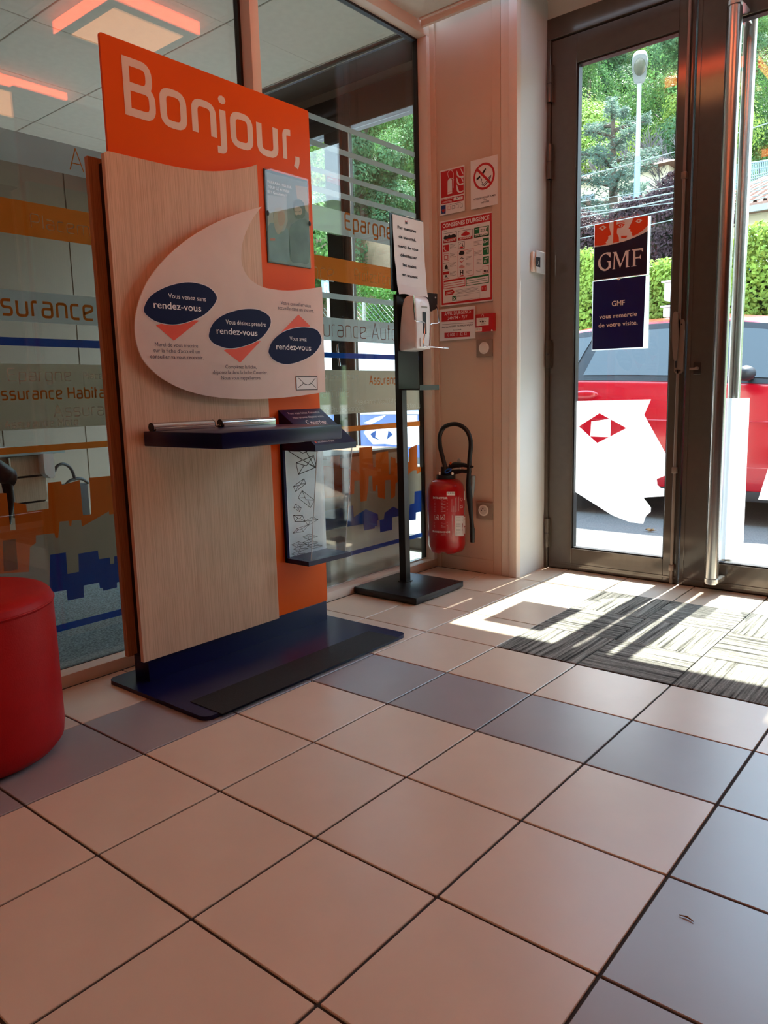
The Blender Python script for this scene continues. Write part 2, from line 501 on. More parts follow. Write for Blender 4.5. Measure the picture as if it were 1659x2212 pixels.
M_GLASS = glass('clear_glass', (0.93, 0.97, 0.95), 1.9)
M_DGLASS = glass('door_glass', (0.96, 0.985, 0.97), 0.9)
M_ACRYL = glass('acrylic', (0.96, 0.98, 0.98), 0.6)
M_FROST = film('frosted_vinyl', (198, 206, 206), 0.82, 0.03)
M_FORANGE = film('orange_vinyl', (240, 132, 52), 0.72)
M_FTAUPE = film('taupe_vinyl', (196, 184, 162), 0.88)
M_FBLUE = film('blue_vinyl', (30, 84, 176), 0.6)
M_FWHITE = film('white_vinyl', (248, 250, 250), 0.7, 0.40)
M_FLINE = film('pale_vinyl_line', (255, 254, 250), 0.25)
M_FLINE2 = film('backlit_vinyl_line', (255, 255, 252), 0.9)
M_FBROWN = film('brown_vinyl_line', (150, 84, 60), 0.4)
M_ORINK = pm('orange_ink', (226, 84, 26), 0.5)
M_REDLEATHER = pm('red_leatherette', (178, 6, 14), 0.5, spec=0.25, var=0.06, scale=25, bump=0.25, bscale=260)
M_CARPET = pm('grey_carpet', (120, 124, 122), 0.95, var=0.7, scale=140, bump=0.8, bscale=260)
M_LEDW = glow('warm_diffuser', (1.0, 0.38, 0.13), LAMP_WHITE)
M_LEDR = glow('red_translucent_side', (1.0, 0.11, 0.035), LAMP_RED)
M_LEDO = glow('office_fill_diffuser', (1.0, 0.94, 0.82), OFFICE_FILL)
M_GREYP = pm('grey_plastic', (150, 144, 134), 0.45)
M_TAUPEP = pm('taupe_plastic', (150, 128, 112), 0.4)
M_IVORY = pm('ivory_plastic', (240, 232, 220), 0.35)

YW = 2.406          # back wall face
XW = -0.5865        # partition face
XG = -0.6495        # partition glass
YD = 2.68           # door face
ZC = 2.55           # ceiling
FX0, FX1, FY0 = -4.4, 3.2, -2.6

# ================================================================== FLOOR
fl = empty('floor', (0, 0, 0), kind='structure')
MB().box((XW - 0.02, FY0, -0.12), (FX1, 2.80, -0.0035), M_GROUT).build('grout_bed', fl)
def tile_mesh(x1, y1, name, mat):
    b = MB().box((0.0028, 0.0028, -0.008), (x1 - 0.0028, y1 - 0.0028, 0), mat, 0.0012, 1)
    return b
proto = {}
MAT_I = range(1, 8); MAT_J = range(5, 8)
def grey(i, j):
    return (i == -1 and j <= 3) or (j == 3 and -1 <= i <= 4) or (i == 4 and j <= 3)
for i in range(-2, 9):
    for j in range(-5, 9):
        if i in MAT_I and j in MAT_J: continue
        w = 0.3 if i > -2 else 0.285
        h = 0.3 if j < 8 else 0.29
        if i == -2 and j == 8: continue
        key = (grey(i, j), i == -2, j == 8)
        x0 = i * T if i > -2 else i * T + 0.015
        if key not in proto:
            o = tile_mesh(w, h, 'tile', M_TILEG if key[0] else M_TILE).build('tile', None, loc=(0, 0, 0))
            o.parent = fl; proto[key] = o; o.location = (x0, j * T, 0)
        else:
            o = proto[key].copy(); COL.objects.link(o); o.location = (x0, j * T, 0)

# entrance mat: one-tile carpet pieces laid chequerwise
def carpet_mat(along):
    m = bpy.data.materials.new('striped_carpet'); m.use_nodes = True
    n = m.node_tree.nodes; l = m.node_tree.links; b = n['Principled BSDF']
    tc = n.new('ShaderNodeTexCoord'); mp = n.new('ShaderNodeMapping')
    oi = n.new('ShaderNodeObjectInfo'); ad = n.new('ShaderNodeVectorMath'); ad.operation = 'ADD'
    cmb = n.new('ShaderNodeCombineXYZ'); ml = n.new('ShaderNodeMath'); ml.operation = 'MULTIPLY'; ml.inputs[1].default_value = 37
    l.new(oi.outputs['Random'], ml.inputs[0]); l.new(ml.outputs[0], cmb.inputs[0]); l.new(ml.outputs[0], cmb.inputs[1])
    l.new(tc.outputs['Object'], ad.inputs[0]); l.new(cmb.outputs[0], ad.inputs[1])
    mp.inputs['Scale'].default_value = (75, 2.2, 1) if along == 'y' else (2.2, 75, 1)
    l.new(ad.outputs[0], mp.inputs[0])
    no = n.new('ShaderNodeTexNoise'); no.inputs['Scale'].default_value = 1.0; no.inputs['Detail'].default_value = 3; no.inputs['Roughness'].default_value = 0.7
    l.new(mp.outputs[0], no.inputs['Vector'])
    n2 = n.new('ShaderNodeTexNoise'); n2.inputs['Scale'].default_value = 180
    l.new(ad.outputs[0], n2.inputs['Vector'])
    r = n.new('ShaderNodeValToRGB'); e = r.color_ramp.elements
    e[0].position = 0.36; e[0].color = (*lin((56, 56, 52)), 1); e[1].position = 0.62; e[1].color = (*lin((158, 156, 146)), 1)
    l.new(no.outputs[0], r.inputs[0])
    mx = n.new('ShaderNodeMixRGB'); mx.blend_type = 'OVERLAY'; mx.inputs[0].default_value = 0.5
    l.new(r.outputs[0], mx.inputs[1]); l.new(n2.outputs[0], mx.inputs[2]); l.new(mx.outputs[0], b.inputs['Base Color'])
    b.inputs['Roughness'].default_value = 0.95; b.inputs['Specular IOR Level'].default_value = 0.1
    bp = n.new('ShaderNodeBump'); bp.inputs['Strength'].default_value = 0.6; bp.inputs['Distance'].default_value = 0.004
    l.new(mx.outputs[0], bp.inputs['Height']); l.new(bp.outputs[0], b.inputs['Normal'])
    return m
CM = {'x': carpet_mat('x'), 'y': carpet_mat('y')}
em = empty('entrance_mat', (1.2, 1.95, 0), 'grey striped entrance mat of chequered carpet tiles before the glass doors', 'mat')
cp = {}
for i in MAT_I:
    for j in MAT_J:
        d = 'y' if (i + j) % 2 == 0 else 'x'
        if d not in cp:
            o = MB().box((0.0015, 0.0015, -0.003), (0.2985, 0.2985, 0.002), CM[d], 0.001, 1).build('carpet_tile', None, loc=(0, 0, 0))
            o.parent = em; cp[d] = o
        else:
            o = cp[d].copy(); COL.objects.link(o)
        o.location = Vector((i * T, j * T, 0)) - em.location

# ================================================================== CEILING of the hall
ce = empty('ceiling', (1, 0, ZC), kind='structure')
yc = 7.72 * T
for i in range(0, 7):
    for j in range(0, 9):
        x0 = XW - 0.02 + i * 0.6; y1 = yc - j * 0.6
        if y1 - 0.6 < FY0 - 0.5: continue
        key = 'ceil'
        if key not in proto:
            o = MB().box((0.003, 0.003, 0), (0.597, 0.597, 0.015), M_CEIL, 0.002, 1).build('ceiling_panel', None, loc=(0, 0, 0)); proto[key] = o
        else:
            o = proto[key].copy(); COL.objects.link(o)
        o.parent = ce; o.location = Vector((x0, y1 - 0.6, ZC)) - ce.location
MB().box((XW - 0.02, FY0 - 0.5, ZC + 0.02), (FX1 + 0.3, yc, ZC + 0.06), M_BLACK).build('ceiling_back', ce)
b = MB()
b.box((XW + 0.004, yc, ZC - 0.004), (FX1, yc + 0.014, ZC + 0.02), M_CREAM)
b.box((XW + 0.004, yc + 0.014, ZC - 0.030), (FX1, yc + 0.034, ZC - 0.002), M_CREAM, 0.003)
b.build('ceiling_edge_profile', ce)
MB().box((XW - 0.02, yc + 0.034, ZC + 0.05), (FX1, 2.80, ZC + 0.09), M_CREAM).build('recess_top', ce)

# ================================================================== BACK WALL, column, lintel
wb = empty('wall_back', (-0.35, YW, 0), kind='structure')
MB().box((XW, YW + 0.004, 0), (-0.13, YW + 0.10, ZC + 0.06), M_WALLP).build('wall_panel', wb)
b = MB()
b.box((-0.590, YW - 0.006, 0), (-0.5600, YW + 0.004, ZC + 0.03), M_WALLP, 0.001, 1)      # left stile
b.box((-0.255, YW - 0.002, 0), (-0.2115, YW + 0.004, ZC + 0.03), M_WALLP, 0.001, 1)      # right stile
b.box((-0.5595, YW - 0.002, 0), (-0.2555, YW + 0.004, 0.068), M_WALLP, 0.001, 1)      # bottom rail
b.build('panel_frame', wb)
MB().box((-0.209, YW - 0.004, 0), (-0.1685, YW + 0.004, ZC + 0.03), M_CREAM, 0.001, 1).build('wall_strip', wb)
MB().box((-0.167, YW - 0.010, 0), (-0.1262, YW + 0.03, ZC + 0.03), M_CREAM, 0.003, 2).build('corner_post', wb)
# white reveal between the panel and the door frame
wr = empty('wall_right_of_panel', (-0.2, 2.5, 0), kind='structure')
wr.name = 'wall_reveal'
MB().box((-0.35, YW + 0.02, 0), (-0.1265, YD + 0.03, ZC + 0.05), M_WHITE).build('plaster', wr)
# lintel over the doors and outside skin
wl = empty('wall_front', (0.6, 2.8, 0), kind='structure')
MB().box((-0.1265, YD - 0.005, 2.519), (FX1, YD + 0.22, 3.05), M_CREAM).build('lintel', wl)
MB().box((1.66, YD - 0.005, -0.12), (FX1, YD + 0.22, 2.52), M_CREAM).build('side_wall', wl)
MB().box((-0.66, YD + 0.035, -0.12), (-0.1265, YD + 0.22, 3.05), M_CREAM).build('pier', wl)
# unseen walls of the hall
M_BROWN = pm('brown_rear_wall', (92, 56, 40), 0.7)
wq = empty('wall_right', (FX1, 0, 0), kind='structure')
MB().box((FX1, FY0, 0), (FX1 + 0.1, YD + 0.2, ZC + 0.1), M_BROWN).build('plaster', wq)
wq = empty('wall_rear', (1, FY0, 0), kind='structure')
MB().box((FX0 - 0.1, FY0 - 0.1, 0), (FX1 + 0.1, FY0, ZC + 0.2), M_BROWN).build('plaster', wq)

# ================================================================== GLAZED PARTITION on the left
wp = empty('wall_left', (XW, 1.2, 0), kind='structure')
xb = XG - 0.012
MB().box((xb, FY0, 0), (XW, YW, 0.0405), M_CREAM, 0.002).build('bottom_rail', wp)
MB().box((xb, FY0, 2.499), (XW, YW, ZC + 0.01), M_CREAM, 0.002).build('top_rail', wp)
for y0, y1, z0 in ((1.305, 1.347, 0.04), (2.376, YW, 0.04), (-0.72, -0.678, 0.04), (-2.58, -2.54, 0.04)):
    MB().box((xb, y0, z0), (XW, y1, 2.50), M_CREAM, 0.002).build('post', wp)
b = MB()
for y0, y1 in ((1.347, 2.376), (-0.678, 1.305)):
    for a, c in (((XG - 0.012, y0, 0.0405), (XG + 0.012, y0 + 0.010, 2.499)), ((XG - 0.012, y1 - 0.010, 0.0405), (XG + 0.012, y1, 2.499)),
                 ((XG - 0.012, y0, 2.489), (XG + 0.012, y1, 2.499)), ((XG - 0.006, y0, 0.0405), (XG + 0.006, y1, 0.0425))):
        b.box(a, c, M_BLACK)
b.build('glazing_seal', wp)
MB().box((XG + 0.006, 1.35, 0.0405), (XG + 0.014, 2.374, 0.0475), M_ALU, 0.001, 1).build('sill_strip', wp)

XF = XG - 0.0045        # films sit on the office side of the pane
w1 = empty('window_1', (XG, 0.3, 0.04), kind='structure')
MB().box((XG - 0.003, -0.670, 0.0405), (XG + 0.003, 1.297, 2.492), M_GLASS).build('pane', w1)
w2 = empty('window_2', (XG, 1.85, 0.04), kind='structure')
MB().box((XG - 0.003, 1.355, 0.0405), (XG + 0.003, 2.368, 2.492), M_GLASS).build('pane', w2)
def stripe(win, y0, y1, zt, zb, mat):
    Print(None, fx(XF)).poly([(y0, zb), (y1, zb), (y1, zt), (y0, zt)], mat, 0, raw=True).build('film_stripe', win)
zf = lambda u, v: on_x(u, v, XF).z
for u0, v0, u1, v1, mat in ((0, 275, 0, 345, M_FROST), (0, 425, 0, 501, M_FORANGE), (0, 624, 0, 692, M_FROST), (0, 727.5, 0, 745.6, M_FBLUE),
                            (0, 785, 0, 930.7, M_FTAUPE), (0, 968, 0, 983, M_FORANGE), (122, 1351.5, 122, 1366.5, M_FBLUE)):
    stripe(w1, -0.665, 1.293, zf(u0, v0), zf(u1, v1), mat)
for u0, v0, u1, v1, mat in ((668, 243, 669, 256, M_FROST), (671.6, 300, 671.6, 312.7, M_FROST), (674, 358.2, 674, 369.6, M_FROST), (676.7, 400, 676.7, 412.7, M_FROST),
                            (676.4, 441, 679.7, 495.5, M_FROST), (681.3, 550, 683, 602, M_FORANGE), (695.2, 630.6, 697, 643, M_FROST), (698.6, 684.5, 700.4, 734.8, M_FROST),
                            (702, 761, 702, 772.6, M_FBLUE), (703, 799.2, 692.6, 897, M_FTAUPE), (739.5, 921.7, 748.6, 932.6, M_FORANGE), (756.7, 1191.2, 758.5, 1200.2, M_FBLUE)):
    stripe(w2, 1.359, 2.364, zf(u0, v0), zf(u1, v1), mat)
# lettering cut in the films (set just in front of them)
def words(win, crop, items):
    P = Print(cx(*crop, XF), fx(XF + 0.0004))
    for t, p0, p1, xh, mat, st in items: P.techno(t, p0, p1, xh, mat, st)
    P.build('lettering', win)
words(w1, (0, 0, 1), [
    ('A', (151, 366), (180, 366), 33.5, M_FORANGE, 0.07), ('Placement', (67.5, 491), (246, 491), 21, M_FLINE, 0.10),
    ('Assurance', (-72, 674), (199, 674), 33, M_FORANGE, 0.2),
    ('Epargne', (18, 823), (153.5, 823), 19.5, M_FLINE, 0.11), ('Placement', (180, 818), (262, 818), 10, M_FLINE, 0.14),
    ('Assurance Habitation', (-19, 864), (272, 864), 18, M_FORANGE, 0.22),
    ('Assurance', (117, 900.6), (277, 900.6), 18.5, M_FLINE, 0.11), ('Assurance Moto', (10.4, 926), (169, 926), 12, M_FLINE, 0.14)])
words(w2, (0, 0, 1), [
    ('Epargne', (745.7, 494), (845, 510), 24, M_FORANGE, 0.2),
    ('Assurance', (560, 585), (720, 597), 27, M_FLINE2, 0.11),
    ('Protection', (766, 604.4), (841, 613), 17, M_FLINE2, 0.12),
    ('Assurance Auto', (640, 722), (857, 734), 26.5, M_FBROWN, 0.075),
    ('Assurance Loisirs', (684, 819), (773, 819.4), 9, M_FLINE2, 0.16), ('Assurance Auto', (798.2, 830), (893, 830), 13, M_FORANGE, 0.2),
    ('Famille', (681, 859), (753.6, 859), 14.5, M_FLINE2, 0.12), ('Assurance Association', (766.5, 874), (860.6, 870.5), 7.6, M_FLINE2, 0.11),
    ('Assurance Professionnelle', (654, 893), (788.8, 890), 8.2, M_FLINE2, 0.11), ('Protection Ju', (862.7, 882.5), (907, 879), 7.6, M_FLINE2, 0.11)])
# city skylines: three tones that meet edge to edge
M_SORANGE = film('orange_skyline_vinyl', (232, 112, 40), 0.55)
M_STAUPE = film('taupe_skyline_vinyl', (176, 164, 146), 0.6)
M_SBLUE = film('blue_skyline_vinyl', (26, 76, 166), 0.5)
def skyline(win, crop, ot, tt, bt, bb, extra=()):
    P = Print(cx(*crop, XF), fx(XF), 0.0002)
    P.poly(ot + tt[::-1], M_SORANGE, 0); P.build('skyline_film', win)
    P = Print(cx(*crop, XF), fx(XF), 0.0002)
    P.poly(tt + bt[::-1], M_STAUPE, 0)
    for q in extra: P.poly(q, M_STAUPE, 1)
    P.build('skyline_film', win)
    P = Print(cx(*crop, XF), fx(XF), 0.0002)
    P.poly(bt + bb[::-1], M_SBLUE, 0); P.build('skyline_film', win)
skyline(w1, (0, 920, 4.2536),
    [(-300, 622), (58, 618), (70, 700), (95, 960), (145, 955), (127, 702), (240, 722), (248, 788), (447, 760), (437, 522), (562, 510), (570, 545), (733, 497), (762, 822), (838, 812), (820, 478), (1020, 458), (1100, 440)],
    [(-300, 1380), (268, 1340), (275, 1115), (330, 1075), (330, 1005), (500, 985), (510, 1030), (535, 1030), (548, 880), (630, 872), (640, 920), (655, 920), (660, 870), (745, 862), (755, 925), (1000, 785), (1005, 815), (1100, 800)],
    [(-300, 1600), (455, 1500), (460, 1185), (605, 1162), (620, 1362), (725, 1340), (720, 1175), (900, 1145), (908, 1225), (1008, 1210), (1012, 1270), (1048, 1265), (1050, 1200), (1130, 1188)],
    [(-300, 1620), (455, 1540), (490, 1528), (610, 1508), (622, 1605), (772, 1575), (768, 1468), (910, 1440), (918, 1490), (945, 1490), (950, 1515), (1075, 1485), (1075, 1438), (1145, 1425)],
    [[(25, 1055), (35, 1340), (165, 1320), (145, 1038)]])
skyline(w2, (650, 900, 5.529),
    [(60, 590), (345, 590), (350, 560), (360, 480), (465, 462), (470, 610), (560, 620), (640, 640), (700, 690), (697, 372), (850, 355), (862, 605), (890, 600), (890, 450), (920, 430), (1043, 412), (1050, 690), (1070, 685), (1072, 480), (1130, 500), (1133, 555), (1220, 545), (1290, 540), (1290, 385), (1330, 360), (1388, 335), (1392, 605), (1440, 598)],
    [(60, 1010), (605, 930), (635, 920), (640, 765), (700, 760), (712, 1015), (785, 1005), (805, 830), (810, 712), (850, 708), (860, 890), (890, 890), (900, 820), (915, 820), (920, 960), (1005, 985), (1008, 760), (1070, 755), (1075, 985), (1125, 950), (1130, 800), (1165, 770), (1170, 735), (1240, 730), (1335, 645), (1380, 640), (1385, 690), (1440, 650)],
    [(60, 1165), (590, 1070), (620, 1065), (632, 1200), (775, 1105), (918, 1165), (925, 1238), (990, 1225), (1000, 1150), (1100, 1075), (1188, 1115), (1190, 1160), (1290, 1150), (1300, 1050), (1355, 1035), (1358, 895), (1440, 882)],
    [(60, 1405), (590, 1310), (745, 1283), (755, 1360), (880, 1335), (885, 1310), (912, 1305), (915, 1240), (940, 1240), (947, 1382), (1090, 1350), (1090, 1205), (1225, 1175), (1300, 1240), (1372, 1230), (1375, 1145), (1440, 1133)])

# ================================================================== hall lamps: box lights with red sides and a warm panel
def lamp(x0, y0, label):
    n = empty('ceiling_lamp', (x0 + 0.24, y0 + 0.22, ZC - 0.055), label, 'lamp', 'red sided ceiling lamps')
    x1, y1 = x0 + 0.46, y0 + 0.44; z0, z1 = ZC - 0.066, ZC - 0.004
    MB().box((x0 + 0.004, y0 + 0.004, z0 + 0.004), (x1 - 0.004, y1 - 0.004, z1), M_GREYP).build('housing', n)
    b = MB()
    b.box((x0, y0, z0 + 0.008), (x0 + 0.004, y1, z1 - 0.002), M_LEDR); b.box((x1 - 0.004, y0, z0 + 0.008), (x1, y1, z1 - 0.002), M_LEDR)
    b.box((x0 + 0.004, y0, z0 + 0.008), (x1 - 0.004, y0 + 0.004, z1 - 0.002), M_LEDR); b.box((x0 + 0.004, y1 - 0.004, z0 + 0.008), (x1 - 0.004, y1, z1 - 0.002), M_LEDR)
    b.build('red_side', n)
    MB().box((x0 + 0.06, y0 + 0.05, z0), (x1 - 0.06, y1 - 0.05, z0 + 0.006), M_LEDW).build('diffuser', n)
lamp(0.024, 1.224, 'square ceiling lamp with red sides mirrored in the partition above the orange panel')
lamp(1.19, 1.224, 'second red sided ceiling lamp, over the entrance mat, away from the partition')
lamp(0.10, -0.55, 'red sided ceiling lamp above the red pouf side of the hall')
lamp(1.19, -0.55, 'red sided ceiling lamp over the floor where the photographer stands')
lamp(0.024, -1.9, 'rear red sided ceiling lamp near the left partition')
lamp(1.19, -1.9, 'rear red sided ceiling lamp near the right wall')
# ================================================================== WELCOME KIOSK
XK, XO = -0.3705, -0.3860          # oak front face, orange panel face
kiosk = empty('welcome_kiosk', (-0.30, 0.97, 0), 'tall oak and orange welcome kiosk with navy base, shelf and mail box', 'kiosk')
BPL = [(-0.505, 0.512), (-0.03, 0.512), (-0.03, 1.41), (-0.505, 1.41)]
fz = lambda a, b, d: Vector((a, b, d))
MB().prism(rrect(-0.518, 0.508, -0.022, 1.412, 0.028), fz, 0.0005, 0.013, M_NAVY).build('base_plate', kiosk)
q = [on_z(u, v, 0.0145) for u, v in ((411, 1515), (480, 1542), (862, 1377), (796, 1363))]
MB().prism([(p.x, p.y) for p in q], fz, 0.013, 0.0148, M_RUBBER).build('foot_strip', kiosk)
MB().box((-0.462, 0.5735, 0.012), (-0.3855, 1.3725, 0.0875), M_NAVY, 0.001, 1).build('foot', kiosk)
MB().box((-0.4605, 0.585, 0.0875), (-0.396, 1.10, 1.55), M_BLACKM).build('core', kiosk)
MB().prism(rrect(0.5735, 0.0875, 1.378, 1.875, 0.006, 2), fx(XO), -0.009, 0.0, M_ORANGE).build('orange_panel', kiosk)
# rear oak board: same oak, its shade put into a darker colour
MB().box((-0.4785, 0.552, 0.083), (-0.4605, 1.108, 1.567), M_OAKSH, 0.0015, 1).build('rear_board', kiosk)
# oak front board with the swept top edge
c2 = cx(200, 50, 3.190, XK)
top = [c2(p) for p in ((105, 880), (250, 915), (400, 950), (550, 985), (680, 1008), (800, 1020), (900, 1018), (1000, 1006), (1080, 990), (1134, 975))]
top = spline(top, 4, False)
yl, yr = 0.5495, 1.109
pts = [(yl, 0.0855), (yr, 0.0855), (yr, top[-1][1])] + [(min(max(a, yl + 0.004), yr - 0.001), b) for a, b in reversed(top)] + [(yl, 1.5545)]
MB().prism(pts, fx(XK), -0.0152, 0.0, M_OAK).build('front_board', kiosk)
# "Bonjour,"
P = Print(cx(200, 50, 3.190, XO), fx(XO), 0.0006)
for ch, x0, x1, yb in (('B', 225, 437, 628), ('o', 475, 655, 745), ('n', 692, 858, 795), ('j', 862, 932, 850), ('o', 957, 1110, 885), ('u', 1138, 1283, 938), ('r', 1315, 1370, 968), (',', 1388, 1428, 1000)):
    a0 = P.c((x0, yb))[0]; a1 = P.c((x1, yb))[0]
    b0 = P.c((225, 628))[1]; xh = (P.c((197, 250))[1] - b0) / 1.5
    st = 0.235
    qs, w = techno(ch, st, rad=0.28)
    xs = [v.x for _, qd in qs for v in qd]
    lo, hi = min(xs), max(xs); sx = (a1 - a0) / (hi - lo)
    for li in range(3): P.quads([[(a0 + (v.x - lo) * sx, b0 + (v.y + st / 2) * xh * (1.0 if ch == 'B' else 0.93)) for v in qd] for l_, qd in qs if l_ == li], M_LETTER, 1 + 0.3 * li)
P.build('lettering', kiosk)
# poster under its clear cover
c4 = cx(560, 340, 7.375, XO)
A0, B0, A1, B1 = 1.149, 1.333, 1.3555, 1.636
pf = empty('poster_frame', (XO, 1.25, 1.333)); pf.parent = kiosk; pf.location -= kiosk.location
MB().box((XO, A0, B0), (XO + 0.0035, A1, B1), pm('poster_holder', (60, 62, 66), 0.4)).build('poster_holder', pf)
MP = {k: pm('poster_' + k, c, 0.5, var=v, scale=14) for k, c, v in (('sky', (120, 128, 130), 0.25), ('pale', (168, 172, 170), 0.15), ('hair', (74, 66, 62), 0.2), ('skin', (180, 146, 126), 0.12), ('blonde', (178, 164, 144), 0.2), ('coat', (112, 134, 146), 0.2), ('dark', (86, 98, 106), 0.3), ('warm', (190, 164, 140), 0.15))}
P = Print(c4, fx(XO + 0.0038))
ia = lambda p: p
P.poly([(108, 240), (745, 400), (795, 1765), (140, 1655)], MP['sky'], 0)
P.poly([(560, 450), (752, 480), (768, 900), (700, 800), (590, 650)], MP['warm'], 1)
P.poly([(118, 600), (420, 640), (440, 1020), (390, 1180), (250, 1190), (125, 1100)], MP['pale'], 1)
P.poly(spline([(130, 1100), (230, 1060), (300, 1200), (340, 1220), (420, 1130), (465, 1250), (470, 1640), (300, 1640), (155, 1600)], 3), MP['coat'], 2)
P.poly(spline([(470, 1150), (560, 1030), (640, 990), (755, 1010), (775, 1300), (775, 1680), (640, 1680), (485, 1640)], 3), MP['dark'], 2)
P.poly(spline([(215, 880), (260, 810), (330, 800), (385, 860), (405, 960), (380, 1080), (330, 1190), (285, 1230), (240, 1150), (215, 1010)], 3), MP['blonde'], 3)
P.poly(spline([(280, 900), (330, 860), (385, 900), (392, 1000), (360, 1080), (310, 1090), (280, 1010)], 3), MP['skin'], 4)
P.poly(spline([(520, 800), (540, 700), (610, 670), (680, 710), (712, 800), (710, 930), (650, 980), (560, 900)], 3), MP['hair'], 3)
P.poly(spline([(545, 800), (600, 780), (655, 820), (665, 900), (630, 975), (580, 950), (548, 880)], 3), MP['skin'], 4)
P.line([(552, 862), (600, 872), (648, 856)], 0.0016, MP['hair'], 5)
P.poly(spline([(552, 905), (570, 925), (605, 915), (640, 922), (662, 900), (650, 965), (605, 985), (565, 955)], 3), MP['hair'], 5)
for t, p0, p1, h in (('PARRAIN - FILLEUL', (118, 405), (500, 515), 42), ('TOUT LE MONDE', (115, 485), (465, 580), 42), ('EST GAGNANT', (120, 565), (425, 640), 42)):
    P.type(t, p0, p1, h, M_PAPER, 4, 0.02)
for k in range(2): P.line([(130, 620 + k * 22), (400, 690 + k * 22)], 0.0012, MP['pale'], 4)
P.rect((155, 1290), (235, 1330), pm('poster_red_tag', (190, 90, 80), 0.5), 5)
P.build('poster_print', pf)
MB().box((XO + 0.0075, A0 + 0.001, B0 + 0.001), (XO + 0.0095, A1 - 0.001, B1 + 0.004), M_ACRYL).build('clear_cover', pf)
for a, z in ((A0 + 0.004, B0 + 0.16), (A1 - 0.003, B0 + 0.155)): MB().ball((XO + 0.010, a, z), (0.002, 0.006, 0.009), M_BLACK).build('clip', pf)

# frosted swoosh plate on spacers
XPL = -0.345
c1 = cx(280, 430, 3.456, XPL)
out = [(985, 57), (850, 95), (700, 150), (550, 225), (420, 310), (300, 410), (200, 520), (120, 640), (65, 780), (40, 920), (50, 1060), (90, 1180), (160, 1270), (260, 1350), (400, 1420), (560, 1465), (750, 1490), (950, 1493), (1150, 1482), (1300, 1465), (1462, 1440)]
inn = [(1437, 655), (1300, 675), (1180, 683), (1080, 675), (990, 655), (920, 615), (870, 560), (840, 490), (833, 420), (845, 320), (880, 220), (930, 130), (985, 57)]
pp = spline([c1(p) for p in out], 3, False) + spline([c1(p) for p in inn], 3, False)[:-1]
M_FPLATE = film('frosted_acrylic', (252, 236, 226), 0.28, 0.14)
pl = MB().prism(pp, fx(XPL), -0.004, 0.0, M_FPLATE).build('swoosh_plate', kiosk)
for p in ((150, 1000), (700, 1400), (1350, 1350), (700, 300), (1350, 760)):
    a, z = c1(p); MB().cyl((XK if p[0] < 1000 else XO, a, z), (XPL - 0.004, a, z), 0.008, M_STEEL, 12).build('spacer', kiosk)
P = Print(c1, fx(XPL), 0.0005)
M_SIGOR = pm('arrow_orange', (236, 74, 36), 0.45)
M_TXTW = pm('white_type', (240, 232, 232), 0.5)
M_TXTN = pm('navy_type', (26, 26, 60), 0.5)
P.poly([(195, 942), (330, 1058), (520, 907), (360, 900)], M_SIGOR, 1)
P.poly([(703, 1130), (825, 1222), (978, 1060), (840, 1060)], M_SIGOR, 1)
P.poly([(1260, 862), (1115, 1010), (1250, 1010), (1348, 948)], M_SIGOR, 1)
def ell(pts):
    q = spline([c1(p) for p in pts], 5)
    ca = sum(a for a, _ in q) / len(q); cb = sum(b for _, b in q) / len(q)
    P.poly([(ca + (a - ca) * 1.025, cb + (b - cb) * 1.03) for a, b in q], M_TXTW, 2, raw=True)
    P.poly(q, M_NAVYP, 3, raw=True)
ell([(105, 815), (160, 720), (290, 650), (440, 622), (570, 650), (640, 710), (640, 770), (560, 860), (440, 915), (320, 937), (200, 915), (125, 865)])
ell([(590, 1010), (620, 930), (700, 865), (830, 825), (950, 825), (1030, 865), (1052, 910), (1035, 970), (970, 1045), (860, 1095), (740, 1115), (640, 1085), (600, 1050)])
ell([(1036, 1130), (1065, 1060), (1150, 990), (1280, 958), (1390, 975), (1430, 1040), (1415, 1100), (1360, 1165), (1260, 1215), (1160, 1233), (1080, 1205), (1045, 1165)])
for t, p0, p1, h, m, bo in (('Vous venez sans', (287, 738), (568, 766), 36, M_TXTW, 0), ('rendez-vous', (178, 812), (532, 843), 54, M_TXTW, 0.008),
        ('Vous désirez prendre', (716, 933), (1015, 950), 34, M_TXTW, 0), ('rendez-vous', (648, 1005), (952, 1022), 48, M_TXTW, 0.008),
        ('Vous avez', (1193, 1055), (1318, 1064), 30, M_TXTW, 0), ('rendez-vous', (1093, 1122), (1352, 1130), 46, M_TXTW, 0.008),
        ('Merci de vous inscrire', (187, 1098), (508, 1108), 30, M_TXTN, 0.0), ("sur la fiche d'accueil un", (177, 1143), (522, 1153), 30, M_TXTN, 0.0), ('conseiller va vous recevoir.', (152, 1188), (550, 1198), 30, M_TXTN, 0.0),
        ('Complétez la fiche,', (713, 1264), (945, 1264), 27, M_TXTN, 0.0), ('déposez la dans la boîte Courrier.', (621, 1305), (1028, 1306), 27, M_TXTN, 0.0), ('Nous vous rappellerons.', (683, 1348), (980, 1347), 27, M_TXTN, 0.0),
        ('Votre conseiller vous', (1127, 787), (1349, 805), 27, M_TXTN, 0.0), ('accueille dans un instant.', (1104, 822), (1372, 843), 27, M_TXTN, 0.0)):
    P.type(t, p0, p1, h, m, 4, bo)
P.poly([(1240, 1325), (1397, 1325), (1400, 1422), (1245, 1425)], M_PAPER, 2)
for l in ([(1240, 1325), (1397, 1325), (1400, 1422), (1245, 1425), (1240, 1325)], [(1260, 1336), (1305, 1382), (1330, 1388), (1352, 1378), (1385, 1336)], [(1257, 1408), (1302, 1372)], [(1347, 1370), (1388, 1408)]):
    P.line(l, 0.0022, M_INK, 3)
P.build('sign_print', kiosk)

